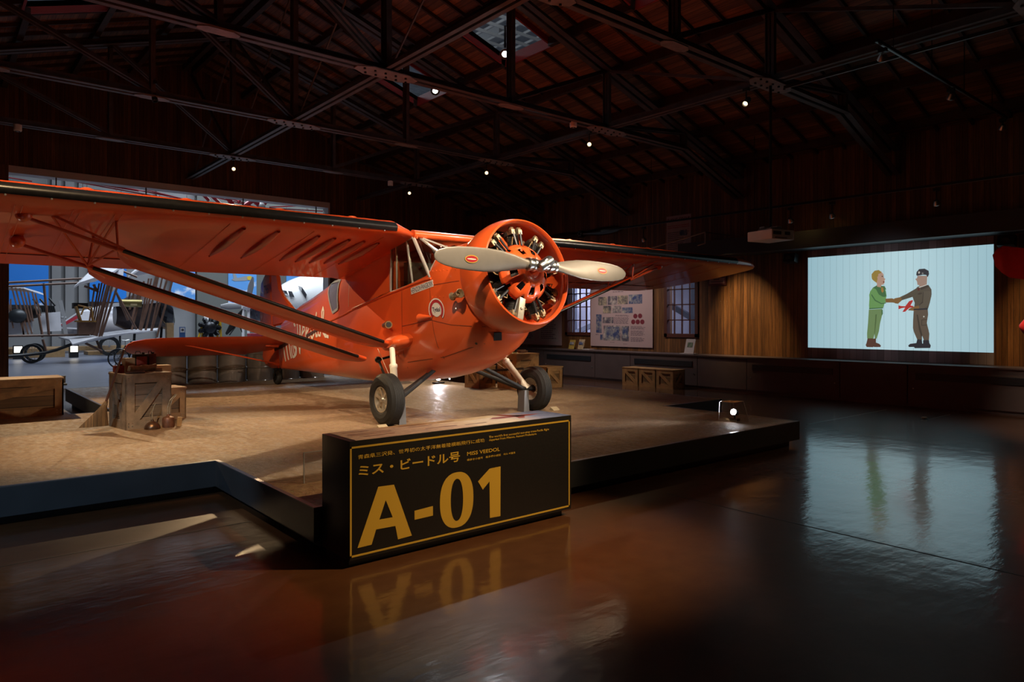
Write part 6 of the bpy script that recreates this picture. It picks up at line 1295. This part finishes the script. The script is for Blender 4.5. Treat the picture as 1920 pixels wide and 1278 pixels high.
# museum propeller machine on white legs
gp = thing('propeller_exhibit', (A(465, 610, 36).x, 36, 0), 'grey propeller with white hub and dark round nose beside the orange rudder', 'propeller exhibit'); c = A(463, 573, 36)
m = MB(); m.ball(c, .24, 12); m.lathe([(.001, -.3), (.12, -.3), (.2, 0), (.1, .3), (.001, .4)], c, (1, .3, .1), 14); m.build('hub', WHITE, gp)
for a_, b_ in (((463, 573, 36), (412, 574, 36)), ((463, 573, 36), (424, 626, 36)), ((463, 573, 36), (474, 520, 36))): p0, p1 = A(*a_), A(*b_); MB().loft([[p0.lerp(p1, f_)+V((0, cos(k*pi/6)*.05, sin(k*pi/6)*w_)) + (V((cos(k*pi/6)*w_, 0, 0)) if abs(p1.z-p0.z) > .6 else V((0, 0, 0))) for k in range(12)] for f_, w_ in ((.05, .06), (.3, .15), (.7, .17), (.97, .08))]).build('blade', GREYFR if b_[1] != 626 else ENGDK, gp)
MB().ball(A(481, 583, 36.6), .46, 18, (.9, 1, 1.25)).build('nose', M('nose_blackviolet', (.025, .022, .035), .25, coat=.5), gp)
m = MB()
for x in (456, 466): q = A(x, 600, 36); m.tube((q.x, 36, 0), (q.x, 36, c.z-.1), .07, n=10)
m.build('white_leg', WHITE, gp)
m = MB(); m.path([A(445, 600, 36), A(440, 615, 36), A(430, 628, 36)], .03, 6); m.path([A(446, 600, 36), A(452, 618, 36), A(458, 630, 36)], .03, 6); m.build('cable', BLACK, gp)
MB().b2((A(470, 628, 34).x, 34, 0), (A(492, 628, 34).x, 34.5, A(470, 625, 34).z)).build('red_display_case', M('case_red', (.35, .03, .05), .5), smooth=0, bevel=.02, label='red and white low case under the dark round nose', category='display case')
# white airliner nose
al = thing('airliner_nose', (A(545, 560, 41).x, 41, 0), 'white airliner cockpit section with dark windows seen past the orange fin', 'airliner'); rings = []
N0 = A(512, 568, 41)
for i in range(16):
    f_ = i/15; L = 6.2*f_; r = 1.75*sqrt(max(1e-3, 1-(1-min(1, f_*1.35))**2)); rings.append([N0+V((L*.98, L*.22, .18+.26*f_))+V((cos(a_)*r*-.22, cos(a_)*r*.98, sin(a_)*r*(1.0 if sin(a_) > 0 else .9))) for a_ in [2*pi*k/40 for k in range(40)]])
alf = MB().loft(rings).build('fuselage', M('airliner_white', (.75, .75, .74), .25, coat=.4), al, smooth=60)
bva = BVHTree.FromPolygons([v.co+ORG[alf.name] for v in alf.data.vertices], [p.vertices[:] for p in alf.data.polygons])
def on_air(px, py):
    o = V((0, 0, EYE)); d_ = (A(px, py, 41)-o).normalized(); h_ = bva.ray_cast(o, d_); return (h_[0]-d_*.13) if h_[0] else A(px, py, 40)
m = MB()
for qd in ([(529, 544), (537, 545), (541, 554), (532, 553)], [(540, 545), (547, 546), (552, 557), (543, 556)], [(558, 535), (566, 538), (575, 552), (573, 560), (565, 546)]): m.prism([on_air(*p_) for p_ in qd], (0, -1, 0), .02)
m.build('windows', M('dark_glass', (.03, .03, .035), .1), al, smooth=0)
m = MB(); q = A(560, 600, 42.3); m.b2((q.x-1.5, 42, 0), (q.x+1.5, 43, N0.z-1.0)); m.build('display_cradle', GREYFR, al, smooth=0)
# red tube aircraft hanging above the header
rg = thing('hanging_red_glider', A(430, 375, 27), 'red tubular aircraft with wires hanging beyond the top of the hangar door', 'aircraft')
RT_ = M('red_tube', (.55, .03, .05), .4)
m = MB()
for a_, b_, r_ in (((378, 362), (392, 376), .06), ((392, 363), (420, 388), .06), ((425, 368), (438, 386), .09), ((455, 388), (475, 375), .09), ((475, 375), (490, 388), .09), ((490, 388), (502, 375), .07), ((452, 372), (446, 381), .05)): m.tube(A(*a_, 27), A(*b_, 27), r_, n=8)
m.build('tube_frame', RT_, rg)
m = MB()
for a_, b_ in (((40, 322), (260, 358)), ((40, 322), (380, 384)), ((100, 326), (340, 372)), ((380, 364), (480, 388)), ((410, 366), (470, 384)), ((505, 388), (610, 384)), ((505, 390), (610, 396)), ((0, 330), (60, 340)), ((270, 355), (340, 372))): m.tube(A(*a_, 27), A(*b_, 27), .022, n=5)
m.build('rigging_tube', RT_, rg)
m = MB()
for a_, b_ in (((155, 337), (155, 352)), ((163, 337), (163, 353)), ((218, 345), (218, 358)), ((238, 347), (226, 360)), ((290, 350), (288, 362)), ((295, 352), (300, 368)), ((282, 352), (274, 364)), ((360, 360), (368, 375)), ((350, 360), (350, 372)), ((570, 385), (580, 396))): m.tube(A(*a_, 27), A(*b_, 27), .012, n=4)
m.build('hanging_wires', WHITE, rg); MB().ball(A(490, 387, 27), .16, 10).build('white_hub', WHITE, rg)
